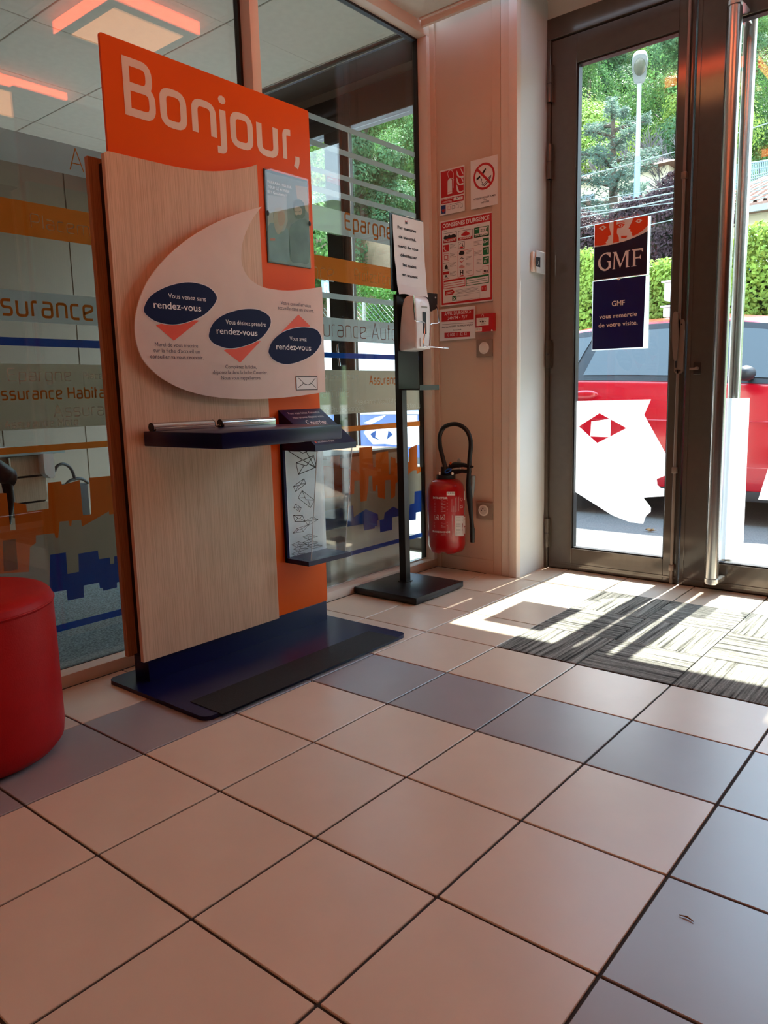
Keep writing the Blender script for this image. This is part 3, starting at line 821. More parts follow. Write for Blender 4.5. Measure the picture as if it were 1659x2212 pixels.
# writing shelf with clip rails
sh = empty('shelf', (-0.19, 0.85, 0.742)); sh.parent = kiosk; sh.location -= kiosk.location
MB().box((XK, 0.607, 0.742), (-0.006, 1.082, 0.786), M_NAVY, 0.003).build('shelf_top', sh)
for y0, y1 in ((0.613, 0.835), (0.866, 1.092)):
    b = MB()
    b.tube([(-0.335, y0, 0.798), (-0.335, y1, 0.798)], 0.0135, M_CHROME, 18)
    b.box((-0.352, y0 + 0.002, 0.786), (-0.318, y1 - 0.002, 0.796), M_CHROME, 0.001, 1)
    b.tube([(-0.335, y0 - 0.002, 0.798), (-0.335, y0, 0.798)], 0.0138, M_BLACK, 18)
    b.tube([(-0.335, y1, 0.798), (-0.335, y1 + 0.002, 0.798)], 0.0138, M_BLACK, 18)
    b.build('clip_rail', sh)
b = MB()
for k in range(9):
    a = k * 0.8
    b.ball((-0.333 + 0.004 * math.sin(a * 2), 0.838 + k * 0.0033, 0.790 + 0.004 * abs(math.sin(a))), 0.0033, M_STEEL, 8)
b.build('ball_chain', sh)

# mail box
mbx = empty('mail_box', (-0.30, 1.27, 0.279)); mbx.parent = kiosk; mbx.location -= kiosk.location
ya, yb = 1.166, 1.378
MB().box((XO, ya, 0.279), (XO + 0.012, ya + 0.012, 0.71), M_NAVYP).build('side_strip', mbx)
MB().box((XO, ya + 0.012, 0.285), (XO + 0.006, yb, 0.75), pm('box_back_panel', (226, 228, 232), 0.35)).build('back_panel', mbx)
b = MB()
b.prism([(XO, ya), (-0.265, ya), (-0.255, yb), (XO, yb)], fz, 0.279, 0.296, M_NAVY)
b.box((XO, ya + 0.04, 0.268), (-0.33, ya + 0.075, 0.279), M_BLACKM)
b.build('tray', mbx)
fyz = lambda a, b, d: Vector((a, d, b))
MB().prism([(XO, 0.689), (-0.21, 0.689), (-0.21, 0.710), (XO, 0.831)], fyz, ya, yb, M_NAVY).build('lid', mbx)
# slanted lid print and slot
def flid(a, b, d):           # a = y, b = fraction up the slope
    n = Vector((0.121, 0, 0.176)).normalized()
    return Vector((-0.21, a, 0.710)).lerp(Vector((XO, a, 0.831)), b) + n * d
P = Print(lambda p: p, flid, 0.0006)
P.type('Pour vous éviter d\'attendre', (1.195, 0.86), (1.352, 0.86), -0.06, M_TXTW, 1)
P.type('vous pouvez déposer votre', (1.195, 0.74), (1.352, 0.74), -0.06, M_TXTW, 1)
P.type('Courrier', (1.235, 0.545), (1.338, 0.545), -0.13, M_TXTW, 1, 0.01)
P.poly([(1.195, 0.46), (1.35, 0.46), (1.35, 0.49), (1.195, 0.49)], M_BLACK, 1)
P.poly([(1.180, 0.055), (1.187, 0.055), (1.187, 0.105), (1.180, 0.105)], M_SIGOR, 1)
P.type('Les bulletins de jeux', (1.192, 0.06), (1.275, 0.06), -0.05, M_TXTW, 1)
P.build('lid_print', mbx)
# clear acrylic front, wider at the top
ax = lambda z: -0.272 + (z - 0.296) / (0.69 - 0.296) * 0.052
def wall(p0, p1, p2, p3, th):
    n = (Vector(p1) - Vector(p0)).cross(Vector(p3) - Vector(p0)).normalized() * th
    v = [Vector(p) for p in (p0, p1, p2, p3)]
    return v + [p + n for p in v], [[0, 1, 2, 3], [7, 6, 5, 4], [0, 4, 5, 1], [1, 5, 6, 2], [2, 6, 7, 3], [3, 7, 4, 0]]
yc0, yc1 = ya + 0.018, yb - 0.014
b = MB()
b.add(*wall((ax(0.297), yc0, 0.297), (ax(0.297), yc1, 0.297), (ax(0.689), yc1, 0.689), (ax(0.689), yc0, 0.689), 0.003), M_ACRYL)
b.add(*wall((XO + 0.012, yc0, 0.297), (ax(0.297), yc0, 0.297), (ax(0.689), yc0, 0.689), (XO + 0.012, yc0, 0.689), 0.003), M_ACRYL)
b.add(*wall((XO + 0.012, yc1, 0.297), (ax(0.297), yc1, 0.297), (ax(0.689), yc1, 0.689), (XO + 0.012, yc1, 0.689), 0.003), M_ACRYL)
b.build('clear_front', mbx)
b = MB()
for y in (yc0, yc1): b.tube([(ax(0.297) + 0.0015, y, 0.297), (ax(0.689) + 0.0015, y, 0.689)], 0.0016, pm('acrylic_edge', (236, 242, 242), 0.15), 6)
b.build('acrylic_edge', mbx)
# tumbling envelopes drawn on the back panel
P = Print(cx(540, 820, 5.027, XO + 0.006), fx(XO + 0.006), 0.0006)
def envelope(c, n=0.0014):
    n *= 1.35
    p = [Vector(q) for q in c]
    P.line(c + [c[0]], n, M_INK, 1)
    mid = p[0].lerp(p[1], 0.5).lerp(p[3].lerp(p[2], 0.5), 0.58)
    P.line([tuple(p[0].lerp(p[2], 0.02)), tuple(mid), tuple(p[1].lerp(p[3], 0.02))], n, M_INK, 1)
    P.line([tuple(p[3]), tuple(mid.lerp(p[0], 0.22))], n, M_INK, 1); P.line([tuple(p[2]), tuple(mid.lerp(p[1], 0.22))], n, M_INK, 1)
envelope([(430, 700), (740, 720), (710, 960), (415, 775)], 0.002); envelope([(500, 905), (690, 825), (720, 950), (525, 1030)], 0.002)
envelope([(470, 1160), (585, 1075), (605, 1130), (495, 1215)]); envelope([(565, 1205), (700, 1310), (655, 1390), (523, 1285)])
envelope([(492, 1350), (555, 1390), (540, 1435), (473, 1392)], 0.001); envelope([(470, 1473), (570, 1477), (597, 1540), (485, 1540)])
envelope([(600, 1535), (680, 1490), (738, 1520), (630, 1585)], 0.001); envelope([(505, 1620), (640, 1570), (575, 1650), (465, 1668)], 0.001)
for k, (x, y) in enumerate(((640, 1690), (640, 1750), (520, 1775), (690, 1790), (540, 1820), (520, 1875))):
    envelope([(x - 70, y + 20), (x + 5, y - 15), (x + 95, y + 15), (x - 5, y + 45)], 0.0009)
P.build('envelope_print', mbx)

# ================================================================== RED POUF
pc = Vector((-0.352, 0.030, 0))
pf_ = empty('round_pouf', pc, 'round red leatherette pouf cut off by the left edge of the picture', 'pouf')
MB().lathe([(0.185, 0.004), (0.205, 0.010), (0.221, 0.030), (0.225, 0.060), (0.225, 0.37), (0.2245, 0.382)], pc, M_REDLEATHER, 64).build('body', pf_, 40)
MB().lathe([(0.2235, 0.382), (0.226, 0.386), (0.226, 0.391), (0.224, 0.395), (0.221, 0.403), (0.212, 0.412), (0.19, 0.418), (0.12, 0.421), (0.02, 0.422)], pc, M_REDLEATHER, 64).build('seat', pf_, 50)
b = MB(); b.tube([(pc.x + 0.2262 * math.cos(a), pc.y + 0.2262 * math.sin(a), 0.3885) for a in [2 * math.pi * k / 64 for k in range(64)]], 0.0022, M_REDLEATHER, 6, True); b.build('piping', pf_)
b = MB(); b.cyl((pc.x, pc.y, 0.0004), (pc.x, pc.y, 0.006), 0.18, M_BLACK, 40); b.build('foot', pf_)

# ================================================================== HAND SANITISER STAND
st = empty('sanitiser_stand', (-0.41, 1.93, 0), 'black metal hand sanitiser stand with square base beside the glass partition', 'stand')
b = MB()
b.box((-0.582, 1.752, 0.006), (-0.234, 2.106, 0.033), M_BLACKM, 0.0025, 2); b.box((-0.572, 1.762, 0.0005), (-0.244, 2.096, 0.006), M_BLACK)
b.build('base', st)
for x in (-0.555, -0.262):
    for y in (1.782, 2.078): MB().cyl((x, y, 0.0328), (x, y, 0.0338), 0.005, M_BLACK, 10).build('bolt', st)
px_, py_ = -0.452, 1.958
b = MB(); b.box((px_ - 0.018, py_ - 0.018, 0.033), (px_ + 0.018, py_ + 0.018, 1.30), M_BLACKM, 0.002, 1)
b.box((px_ - 0.024, py_ - 0.024, 0.033), (px_ + 0.024, py_ + 0.024, 0.036), M_BLACKM); b.build('pole', st)
XS = -0.42
b = MB(); b.prism(rrect(1.903, 0.893, 2.048, 1.305, 0.006, 2), fx(XS), -0.003, 0.0, M_BLACKM); b.build('back_plate', st)
b = MB(); b.prism(rrect(1.868, 1.304, 2.100, 1.618, 0.003, 2), fx(XS), -0.003, 0.0, M_BLACKM); b.build('sign_plate', st)
b = MB()
b.prism([(2.048, 1.316), (2.200, 1.319), (2.198, 1.256), (2.150, 1.238), (2.048, 1.25)], fx(XS), -0.003, 0.0, M_BLACKM)
b.ball((XS, 2.183, 1.301), 0.005, M_STEEL, 8)
b.build('lever_bracket', st)
b = MB(); b.prism([(XS - 0.003, 0.893), (XS + 0.11, 0.890), (XS + 0.11, 0.912), (XS + 0.106, 0.912), (XS + 0.104, 0.896), (XS, 0.899)], fyz, 1.905, 2.046, M_BLACKM); b.build('drip_tray', st)
# dispenser
dp = empty('dispenser', (-0.37, 1.96, 1.06)); dp.parent = st; dp.location -= st.location
DY0, DY1 = 1.911, 2.017; DXF = -0.328
side = spline([(XS + 0.001, 1.060), (XS + 0.04, 1.058), (DXF - 0.01, 1.066), (DXF, 1.076), (DXF, 1.20), (DXF - 0.002, 1.245), (DXF - 0.010, 1.272), (DXF - 0.03, 1.284), (XS + 0.03, 1.270), (XS + 0.012, 1.20), (XS + 0.001, 1.10)], 4)
M_DISP = pm('dispenser_white', (236, 232, 230), 0.3, coat=0.3)
m = bmesh.new(); N = len(side); rings = []
for t, ins in ((0, 0.012), (0.03, 0.004), (0.08, 0.0), (0.92, 0.0), (0.97, 0.004), (1, 0.012)):
    ca = sum(a for a, _ in side) / N; cb = sum(b_ for _, b_ in side) / N
    rings.append([m.verts.new((ca + (a - ca) * (1 - ins * 9), DY0 + (DY1 - DY0) * t, cb + (b_ - cb) * (1 - ins * 4))) for a, b_ in side])
for i in range(5):
    for k in range(N): m.faces.new([rings[i][k], rings[i][(k + 1) % N], rings[i + 1][(k + 1) % N], rings[i + 1][k]])
m.faces.new(rings[0]); m.faces.new(list(reversed(rings[-1])))
bmesh.ops.recalc_face_normals(m, faces=m.faces[:])
MB().bm(m, M_DISP).build('dispenser_body', dp, 50)
b = MB(); b.prism(rrect(1.958, 1.126, 1.984, 1.216, 0.003, 2), fx(DXF), -0.001, 0.0012, M_BLACK); b.build('level_window', dp)
b = MB(); b.prism([(1.936, 1.108), (1.995, 1.108), (1.999, 1.078), (1.975, 1.068), (1.938, 1.072)], fx(DXF), -0.001, 0.004, M_DISP, 0.001); b.build('push_button', dp)
P = Print(lambda p: p, fx(DXF + 0.0003), 0.0004)
P.poly([(1.95, 1.2335), (1.993, 1.2335), (1.993, 1.2395), (1.95, 1.2395)], M_GREYP, 1); P.poly([(1.948, 1.256), (1.985, 1.253), (1.948, 1.262)], M_PAPER, 1); P.build('badge', dp)
# bent wire elbow lever
w = lambda u, v, X: tuple(on_x(820 + u / 5.028, 440 + v / 5.028, X))
XA = DXF + 0.030
b = MB()
b.tube([(XS + 0.004, 1.985, 1.288), w(368, 1000, XA), w(372, 1130, XA), w(383, 1265, XA), w(395, 1278, XA), w(480, 1285, XA), w(492, 1300, XA), w(490, 1400, XA), w(472, 1520, XA), w(480, 1548, XA), w(560, 1556, XA), w(735, 1568, XA)], 0.0026, M_CHROME, 8)
b.tube([(XS + 0.004, 2.185, 1.270), w(628, 1140, XA), w(642, 1285, XA), w(632, 1300, XA), w(565, 1302, XA), w(553, 1315, XA), w(540, 1545, XA)], 0.0026, M_CHROME, 8)
b.tube([w(690, 1565, XA), w(742, 1569, XA)], 0.0042, M_STEEL, 8)
b.build('elbow_lever', st)
# paper notice taped to the sign plate, bottom edge curling forward
def fpaper(a, b_, d):
    t = min(1, max(0, (1.612 - b_) / 0.322)); s_ = (a - 1.885) / 0.215
    return Vector((XS + 0.003 + 0.016 * t ** 2 + 0.006 * math.sin(s_ * 3.1) * t + 0.002 * math.sin(b_ * 60) * t + d, a + 0.010 * t ** 2 * (1 - s_), b_ + 0.004 * math.sin(s_ * 9) * t ** 3))
P = Print(cx(820, 440, 5.028, XS + 0.006), fpaper, 0.0006)
P.grid(1.883, 1.290, 2.098, 1.612, 12, 16, M_PAPER, 0)
for t, p0, p1, h in (('Par mesures', (198, 268), (398, 318), 33), ('de sécurité,', (207, 370), (395, 412), 33), ('merci de vous', (193, 470), (413, 520), 30), ('désinfecter', (217, 572), (397, 608), 33), ('les mains', (236, 680), (382, 708), 33), ('en entrant', (220, 786), (387, 812), 30)):
    P.type(t, p0, p1, h, M_INK, 2, 0.03)
P.poly([(280, 198), (303, 200), (304, 220), (281, 217)], M_INK, 2); P.poly([(280, 178), (290, 190), (290, 198), (280, 196)], M_RED, 2); P.poly([(303, 182), (295, 190), (295, 198), (303, 200)], M_RED, 2)
P.build('paper_notice', None, label='white paper notice about disinfecting hands, taped on the black stand', cat='notice', loc=(XS + 0.004, 1.99, 1.29))

# ================================================================== THINGS ON THE BACK WALL
def sheet(name, label, cat, a0, b0, a1, b1, crop, th=0.0012, mat=None, tilt=0.0):
    n = empty(name, ((a0 + a1) / 2, YW - 0.002, b0), label, cat)
    Y = YW - 0.0025
    return n, Print(cy(*crop, Y - th), fy(Y - th), 0.0004), MB().box((a0, Y - th, b0), (a1, Y, b1), mat or M_PAPER, 0.0003, 1).build('sheet', n)
CR = (930, 320, 4.808)
# extinguisher sign
n, P, _ = sheet('extinguisher_sign', 'red fire extinguisher sign with flames, upper left on the panel wall', 'sign', -0.540, 1.706, -0.4015, 1.906, CR)
P.poly([(105, 252), (345, 192), (345, 470), (112, 520)], M_RED, 1)
P.poly([(112, 535), (345, 485), (343, 545), (112, 585)], M_RED, 1)
P.poly([(240, 515), (335, 497), (335, 530), (240, 547)], M_PAPER, 2)
P.type('N°1', (268, 535), (312, 527), 24, M_INK, 3, 0.02)
P.type('EXTINCTEUR', (118, 548), (228, 525), 12, M_PAPER, 2)
for k in range(2): P.line([(125, 562 + k * 10), (222, 542 + k * 10)], 0.0016, M_PAPER, 2)
P.poly([(110, 598), (158, 590), (158, 678), (112, 684)], M_FBLUE if False else pm('blue_ink', (28, 58, 120), 0.5), 1)
P.poly(spline([(118, 645), (128, 635), (135, 645), (142, 633), (152, 640), (136, 672)], 3), M_RED, 2)
for k in range(4): P.line([(180 + k * 42, 640 - k * 8), (182 + k * 42, 605 - k * 8), (205 + k * 42, 600 - k * 8), (207 + k * 42, 634 - k * 8), (180 + k * 42, 640 - k * 8)], 0.0012, M_RED if k == 0 else M_INK, 1)
P.line([(200, 588), (318, 563)], 0.0012, M_INK, 1)
P.poly([(178, 345), (186, 325), (215, 315), (224, 332), (226, 470), (178, 482)], M_PAPER, 2)
P.line([(180, 462), (226, 450)], 0.001, M_RED, 3)
P.line(spline([(195, 325), (180, 270), (190, 240), (212, 230), (235, 250), (238, 300), (236, 400)], 5, False), 0.002, M_PAPER, 2)
P.line([(190, 322), (222, 312), (244, 330)], 0.002, M_PAPER, 2); P.line([(236, 380), (236, 415)], 0.003, M_PAPER, 2)
for dy in (0, 78, 160):
    P.poly(spline([(274, 232 + dy * 0.9), (300, 290 + dy), (340, 285 + dy * 0.95), (338, 310 + dy * 0.9), (300, 305 + dy), (275, 282 + dy)], 3), M_PAPER, 2)
    if dy < 100: P.poly(spline([(312, 208 + dy), (325, 250 + dy), (340, 275 + dy), (336, 245 + dy)], 3), M_PAPER, 2)
P.build('print', n)
# no smoking
n, P, _ = sheet('no_smoking_sign', 'white no smoking notice with red circle, upper right on the panel wall', 'sign', -0.368, 1.705, -0.226, 1.915, CR)
cc = P.c((556, 292)); R0 = 0.0565
crc = lambda r: [(cc[0] + r * math.cos(2 * math.pi * k / 40), cc[1] + r * 1.02 * math.sin(2 * math.pi * k / 40)) for k in range(40)]
P.poly(crc(R0), M_RED, 1, raw=True); P.poly(crc(R0 * 0.83), M_PAPER, 2, raw=True)
P.poly([(478, 318), (515, 285), (520, 305), (482, 338)], M_INK, 3); P.poly([(530, 268), (572, 205), (578, 220), (545, 280)], M_INK, 3)
P.line([(600, 315), (628, 285), (622, 310), (605, 328)], 0.004, M_INK, 3); P.line([(555, 395), (600, 345)], 0.004, M_INK, 3); P.line([(545, 385), (590, 335)], 0.003, M_INK, 3)
P.line(spline([(520, 310), (535, 330), (525, 345), (545, 360), (535, 375), (548, 395)], 4, False), 0.0025, M_INK, 3)
k_ = R0 * 0.86 * 0.7071
P.line([(cc[0] - k_, cc[1] + k_), (cc[0] + k_, cc[1] - k_)], 0.0105, M_RED, 4, raw=True)
P.type('INTERDICTION DE FUMER', (450, 543), (678, 490), 17, M_INK, 2, 0.015); P.type('OU', (552, 546), (580, 540), 17, M_INK, 2, 0.015); P.type('VAPOTER', (522, 578), (610, 562), 17, M_INK, 2, 0.015)
P.build('print', n)
# consignes d'urgence
n, P, _ = sheet('emergency_poster', 'large red bordered emergency instructions poster in the middle of the panel wall', 'poster', -0.5445, 1.288, -0.2545, 1.679, CR)
ZP = lambda b: b
P.poly([(106, 778), (636, 670), (640, 1572), (116, 1632)], M_RED, 1); P.poly([(120, 855), (620, 757), (622, 1548), (132, 1612)], M_PAPER, 2)
P.type("CONSIGNES D'URGENCE", (127, 832), (612, 738), 42, M_PAPER, 2, 0.03)
def icon(x0, y0, x1, y1, mat, k=3): P.poly([(x0, y0), (x1, y0 - (x1 - x0) * 0.17), (x1, y1 - (x1 - x0) * 0.15), (x0, y1)], mat, k)
def frame(x0, y0, x1, y1, mat, w=0.0016, k=3): P.line([(x0, y0), (x1, y0 - (x1 - x0) * 0.17), (x1, y1 - (x1 - x0) * 0.15), (x0, y1), (x0, y0)], w, mat, k)
def para(x0, y0, x1, nl, st=11, mat=M_INK):
    for k in range(nl):
        e = x1 - (13 * (k % 3))
        P.line([(x0, y0 + k * st), (e, y0 + k * st - (e - x0) * 0.16)], 0.0011, mat, 3)
frame(132, 892, 272, 988, M_INK); icon(136, 960, 270, 990, M_RED); P.type('INCENDIE', (145, 978), (260, 960), 20, M_PAPER, 4, 0.03)
P.poly(spline([(142, 948), (145, 918), (160, 908), (175, 915), (195, 898), (215, 905), (240, 890), (262, 900), (264, 925), (200, 945)], 3), M_INK, 4); P.poly([(150, 950), (200, 935), (262, 925), (262, 935), (150, 958)], M_RED, 5)
frame(290, 864, 436, 960, M_INK); icon(292, 932, 436, 962, M_RED); P.type('ACCIDENT', (303, 952), (425, 930), 20, M_PAPER, 4, 0.03)
P.poly(spline([(318, 905), (345, 880), (385, 870), (405, 880), (408, 895), (385, 905), (350, 912)], 3), M_RED, 4); P.line([(345, 880), (380, 862)], 0.004, M_RED, 4)
frame(456, 832, 606, 926, M_GREEN, 0.003); icon(458, 905, 606, 932, M_GREEN); P.type('EVACUATION', (465, 922), (602, 898), 20, M_PAPER, 4, 0.03); icon(460, 832, 508, 892, M_GREEN)
P.line([(468, 845), (500, 838)], 0.003, M_PAPER, 4); icon(588, 822, 598, 868, M_GREEN)
for k in range(4):
    x = 528 + k * 18; y = 840 - k * 3; P.line([(x, y), (x, y + 16), (x - 5, y + 30)], 0.003, M_GREEN, 4); P.line([(x, y + 16), (x + 6, y + 30)], 0.002, M_GREEN, 4); P.line([(x - 6, y + 8), (x + 7, y + 6)], 0.002, M_GREEN, 4)
para(300, 838, 350, 1, 11); para(485, 803, 525, 1); para(140, 870, 172, 1)
for (x, y, m, full) in ((133, 1010, M_RED, 1), (133, 1102, M_RED, 0), (133, 1198, M_INK, 0), (133, 1290, M_RED, 0)):
    if full: icon(x, y, x + 60, y + 72, m)
    else: frame(x, y, x + 60, y + 72, m, 0.0018)
P.line(spline([(145, 1025), (143, 1045), (155, 1062), (165, 1065)], 4, False), 0.0035, M_PAPER, 4)
frame(145, 1118, 182, 1160, M_RED, 0.003); P.poly([(150, 1232), (165, 1210), (180, 1228), (183, 1255), (150, 1258)], M_INK, 4); icon(133, 1290, 193, 1316, M_RED); P.line([(150, 1350), (163, 1330), (178, 1345)], 0.004, M_INK, 4); P.line([(163, 1318), (163, 1332)], 0.005, M_INK, 4)
for y in (1005, 1098, 1195, 1290): para(203, y, 268, 4, 12)
frame(290, 978, 354, 1050, M_INK); P.line([(330, 985), (335, 1015), (345, 1020)], 0.004, M_INK, 4); P.line([(302, 1005), (318, 985)], 0.002, M_INK, 4); P.poly(spline([(302, 1035), (322, 1022), (342, 1030), (325, 1042)], 3), M_RED, 4)
frame(285, 1072, 448, 1340, M_RED, 0.0016)
P.poly(spline([(297, 1095), (312, 1072), (340, 1070), (355, 1085), (345, 1105), (305, 1110)], 3), M_INK, 4); P.line([(305, 1155), (325, 1138), (345, 1148)], 0.003, M_INK, 4); P.line([(305, 1175), (325, 1185), (347, 1165)], 0.003, M_RED, 4)
P.poly(spline([(297, 1240), (325, 1215), (358, 1235), (330, 1248)], 3), pm('pink_ink', (214, 150, 140), 0.5), 4); P.type('H', (308, 1315), (343, 1308), 44, M_INK, 4, 0.04); P.line([(308, 1328), (345, 1320)], 0.004, M_RED, 4)
for y in (1070, 1130, 1200, 1280): para(372, y, 430, 3, 13)
for y, m in ((938, M_GREEN), (1032, M_GREEN), (1130, M_GREEN)): icon(545, y, 608, y + 78, m)
frame(545, 1228, 608, 1302, M_RED)
frame(553, 965, 575, 985, M_PAPER, 0.002, 4); P.line([(578, 970), (600, 962)], 0.003, M_PAPER, 4); P.line([(560, 1055), (590, 1045), (590, 1085)], 0.0035, M_PAPER, 4); P.line([(560, 1150), (598, 1138)], 0.003, M_PAPER, 4); P.line([(562, 1165), (560, 1190)], 0.003, M_PAPER, 4); P.line([(575, 1162), (577, 1188)], 0.003, M_PAPER, 4)
for x in (560, 575, 590): P.line([(x, 1265), (x, 1290)], 0.005, M_INK, 4)
para(450, 972, 535, 4, 13); para(455, 1075, 535, 4, 13); para(480, 1162, 535, 4, 13); para(475, 1272, 535, 2, 13)
for x0, x1, y, m in ((138, 362, 1378, M_RED), (372, 608, 1345, M_GREEN)):
    icon(x0, y, x1, y + 88, m); h = (x1 - x0) * 0.16
    for k in range(3): P.poly([(x0 + 5, y + 18 + k * 23), (x1 - 5, y + 18 + k * 23 - h), (x1 - 5, y + 36 + k * 23 - h), (x0 + 5, y + 36 + k * 23)], M_PAPER, 4)
P.poly([(152, 1482), (235, 1468), (250, 1492), (235, 1520), (152, 1532)], M_RED, 3); P.line([(165, 1502), (232, 1490)], 0.002, M_PAPER, 4); P.line([(165, 1516), (228, 1504)], 0.002, M_PAPER, 4)
para(262, 1478, 510, 4, 13); icon(530, 1432, 582, 1488, M_RED); P.line([(545, 1445), (545, 1470)], 0.004, M_PAPER, 4); P.line([(568, 1442), (568, 1475)], 0.003, M_PAPER, 4)
icon(227, 1540, 270, 1588, M_GREEN); P.line([(235, 1550), (262, 1578)], 0.003, M_PAPER, 4); P.line([(260, 1546), (238, 1580)], 0.003, M_PAPER, 4); frame(274, 1535, 515, 1588, M_INK, 0.0006); para(276, 1545, 415, 1)
P.build('print', n)
# appel d'urgence
n, P, _ = sheet('emergency_call_notice', 'white emergency call notice with red bars, below the large emergency poster', 'notice', -0.5525, 1.126, -0.3485, 1.2745, CR)
P.poly([(115, 1700), (450, 1672), (450, 1780), (115, 1805)], M_RED, 1)
P.type("APPEL D'URGENCE", (147, 1742), (420, 1722), 38, M_PAPER, 2); P.type('24h/24 - 7j/7', (178, 1785), (383, 1768), 34, M_PAPER, 2)
P.line([(120, 1833), (442, 1810)], 0.0013, M_INK, 1); P.type('Pour tout INCIDENT TECHNIQUE MAJEUR', (120, 1870), (440, 1852), 16, M_INK, 1, 0.02); P.type('Composer le', (235, 1897), (320, 1890), 14, M_INK, 1, 0.02)
P.poly([(145, 1918), (410, 1905), (410, 1958), (145, 1972)], M_RED, 1); P.type('0 800 11 32 32', (180, 1957), (377, 1945), 33, M_PAPER, 2)
P.build('print', n)
# fire alarm call point
n = empty('fire_alarm_call_point', (-0.3, YW, 1.15), 'red fire alarm call point box above the light switch', 'alarm')
Y0 = YW - 0.002
a_, c_ = cy(*CR, Y0 - 0.024)((466, 1912)), cy(*CR, Y0 - 0.024)((652, 1708))
MB().box((a_[0], Y0 - 0.024, a_[1]), (c_[0], Y0, c_[1]), M_RED, 0.003).build('case', n)
P = Print(cy(*CR, Y0 - 0.024), fy(Y0 - 0.024), 0.0006)
P.poly([(478, 1765), (607, 1758), (604, 1838), (478, 1848)], M_IVORY, 1); P.poly(spline([(535, 1800), (545, 1788), (556, 1799), (546, 1812)], 3), M_INK, 2)
P.poly([(510, 1802), (528, 1793), (528, 1811)], M_INK, 2); P.poly([(580, 1798), (562, 1790), (562, 1807)], M_INK, 2)
P.line([(508, 1778), (585, 1772)], 0.001, M_INK, 2); P.line([(522, 1828), (572, 1824)], 0.001, M_INK, 2)
P.line(spline([(530, 1748), (535, 1728), (548, 1728), (552, 1748)], 4, False), 0.0014, M_IVORY, 1)
P.poly([(467, 1864), (535, 1858), (535, 1902), (467, 1908)], M_IVORY, 1)
for k in range(6): P.line([(478 + k * 9, 1870), (478 + k * 9, 1894)], 0.0007 * (1 + k % 2), M_INK, 2)
P.poly(spline([(627, 1893), (637, 1882), (648, 1893), (637, 1902)], 3), M_IVORY, 1)
P.build('print', n)
# switch and socket
n = empty('light_switch', (-0.296, YW, 1.038), 'taupe square light switch with round ivory rocker on the panel wall', 'switch')
MB().box((-0.3395, Y0 - 0.010, 1.038), (-0.2525, Y0, 1.117), M_TAUPEP, 0.002).build('plate', n)
cz = (1.078); b = MB(); b.cyl((-0.297, Y0 - 0.0108, cz), (-0.297, Y0 - 0.009, cz), 0.0275, M_IVORY, 32); b.box((-0.314, Y0 - 0.014, cz - 0.019), (-0.281, Y0 - 0.010, cz + 0.019), M_IVORY, 0.004); b.build('rocker', n)
n = empty('wall_socket', (-0.30, YW, 0.27), 'taupe square wall socket low on the panel wall beside the extinguisher', 'socket')
MB().box((-0.3465, Y0 - 0.010, 0.270), (-0.2570, Y0, 0.3505), M_TAUPEP, 0.002).build('plate', n)
cz = 0.312; ccx = -0.305
b = MB(); b.cyl((ccx, Y0 - 0.0115, cz), (ccx, Y0 - 0.009, cz), 0.0275, M_IVORY, 32); b.cyl((ccx, Y0 - 0.0122, cz), (ccx, Y0 - 0.0112, cz), 0.021, pm('socket_well', (212, 200, 186), 0.5), 32)
b.build('socket_face', n)
b = MB()
for dx in (-0.0095, 0.0095): b.cyl((ccx + dx, Y0 - 0.0128, cz), (ccx + dx, Y0 - 0.012, cz), 0.0026, M_BLACK, 10)
b.cyl((ccx, Y0 - 0.018, cz + 0.010), (ccx, Y0 - 0.012, cz + 0.010), 0.0024, M_STEEL, 10); b.build('pin', n)
# thermostat on the white reveal
n = empty('thermostat', (-0.12, 2.585, 1.41), 'small white square thermostat on the white reveal beside the door', 'thermostat')
XT = -0.1265
MB().box((XT, 2.524, 1.414), (XT + 0.014, 2.612, 1.502), M_IVORY, 0.004).build('back_box', n)
MB().box((XT + 0.014, 2.540, 1.410), (XT + 0.021, 2.628, 1.508), M_WHITE, 0.008, 3).build('front', n)
P = Print(cx(*CR, XT + 0.021), fx(XT + 0.021), 0.0006)
P.poly([(1092, 1128), (1140, 1135), (1138, 1240), (1092, 1226)], pm('thermostat_screen', (60, 66, 70), 0.25), 1); P.line([(1118, 1175), (1122, 1195), (1112, 1215)], 0.002, M_IVORY, 2); P.build('screen', n)

# ================================================================== FIRE EXTINGUISHER
EC = Vector((-0.461, YW - 0.100, 0)); ER = 0.0905
ex = empty('fire_extinguisher', (EC.x, EC.y, 0.105), 'red fire extinguisher with looped black hose hung on the panel wall', 'extinguisher')
M_EXR = pm('extinguisher_red', (184, 12, 22), 0.28, var=0.04, coat=0.3)
prof = [(0.030, 0.112), (0.058, 0.107), (0.074, 0.112), (0.085, 0.125), (ER, 0.148), (ER, 0.395), (0.0895, 0.415), (0.082, 0.440), (0.066, 0.458), (0.045, 0.467), (0.036, 0.470)]
MB().lathe(prof, (EC.x, EC.y, 0), M_EXR, 48, lambda j, a: 0.009 * max(0, math.cos(5 * a)) * (1 if j in (1, 2) else 0.4 if j == 3 else 0)).build('cylinder', ex, 50)
M_HOSE = pm('black_rubber_hose', (20, 20, 22), 0.4)
b = MB(); b.cyl((EC.x, EC.y, 0.468), (EC.x, EC.y, 0.486), 0.046, M_HOSE, 24); b.cyl((EC.x, EC.y, 0.486), (EC.x, EC.y, 0.525), 0.024, M_HOSE, 16); b.build('valve', ex)
e_ = lambda u, v, y: tuple(on_y(880 + u / 5.395, 880 + v / 5.395, y))
ye = EC.y - 0.02
b = MB()
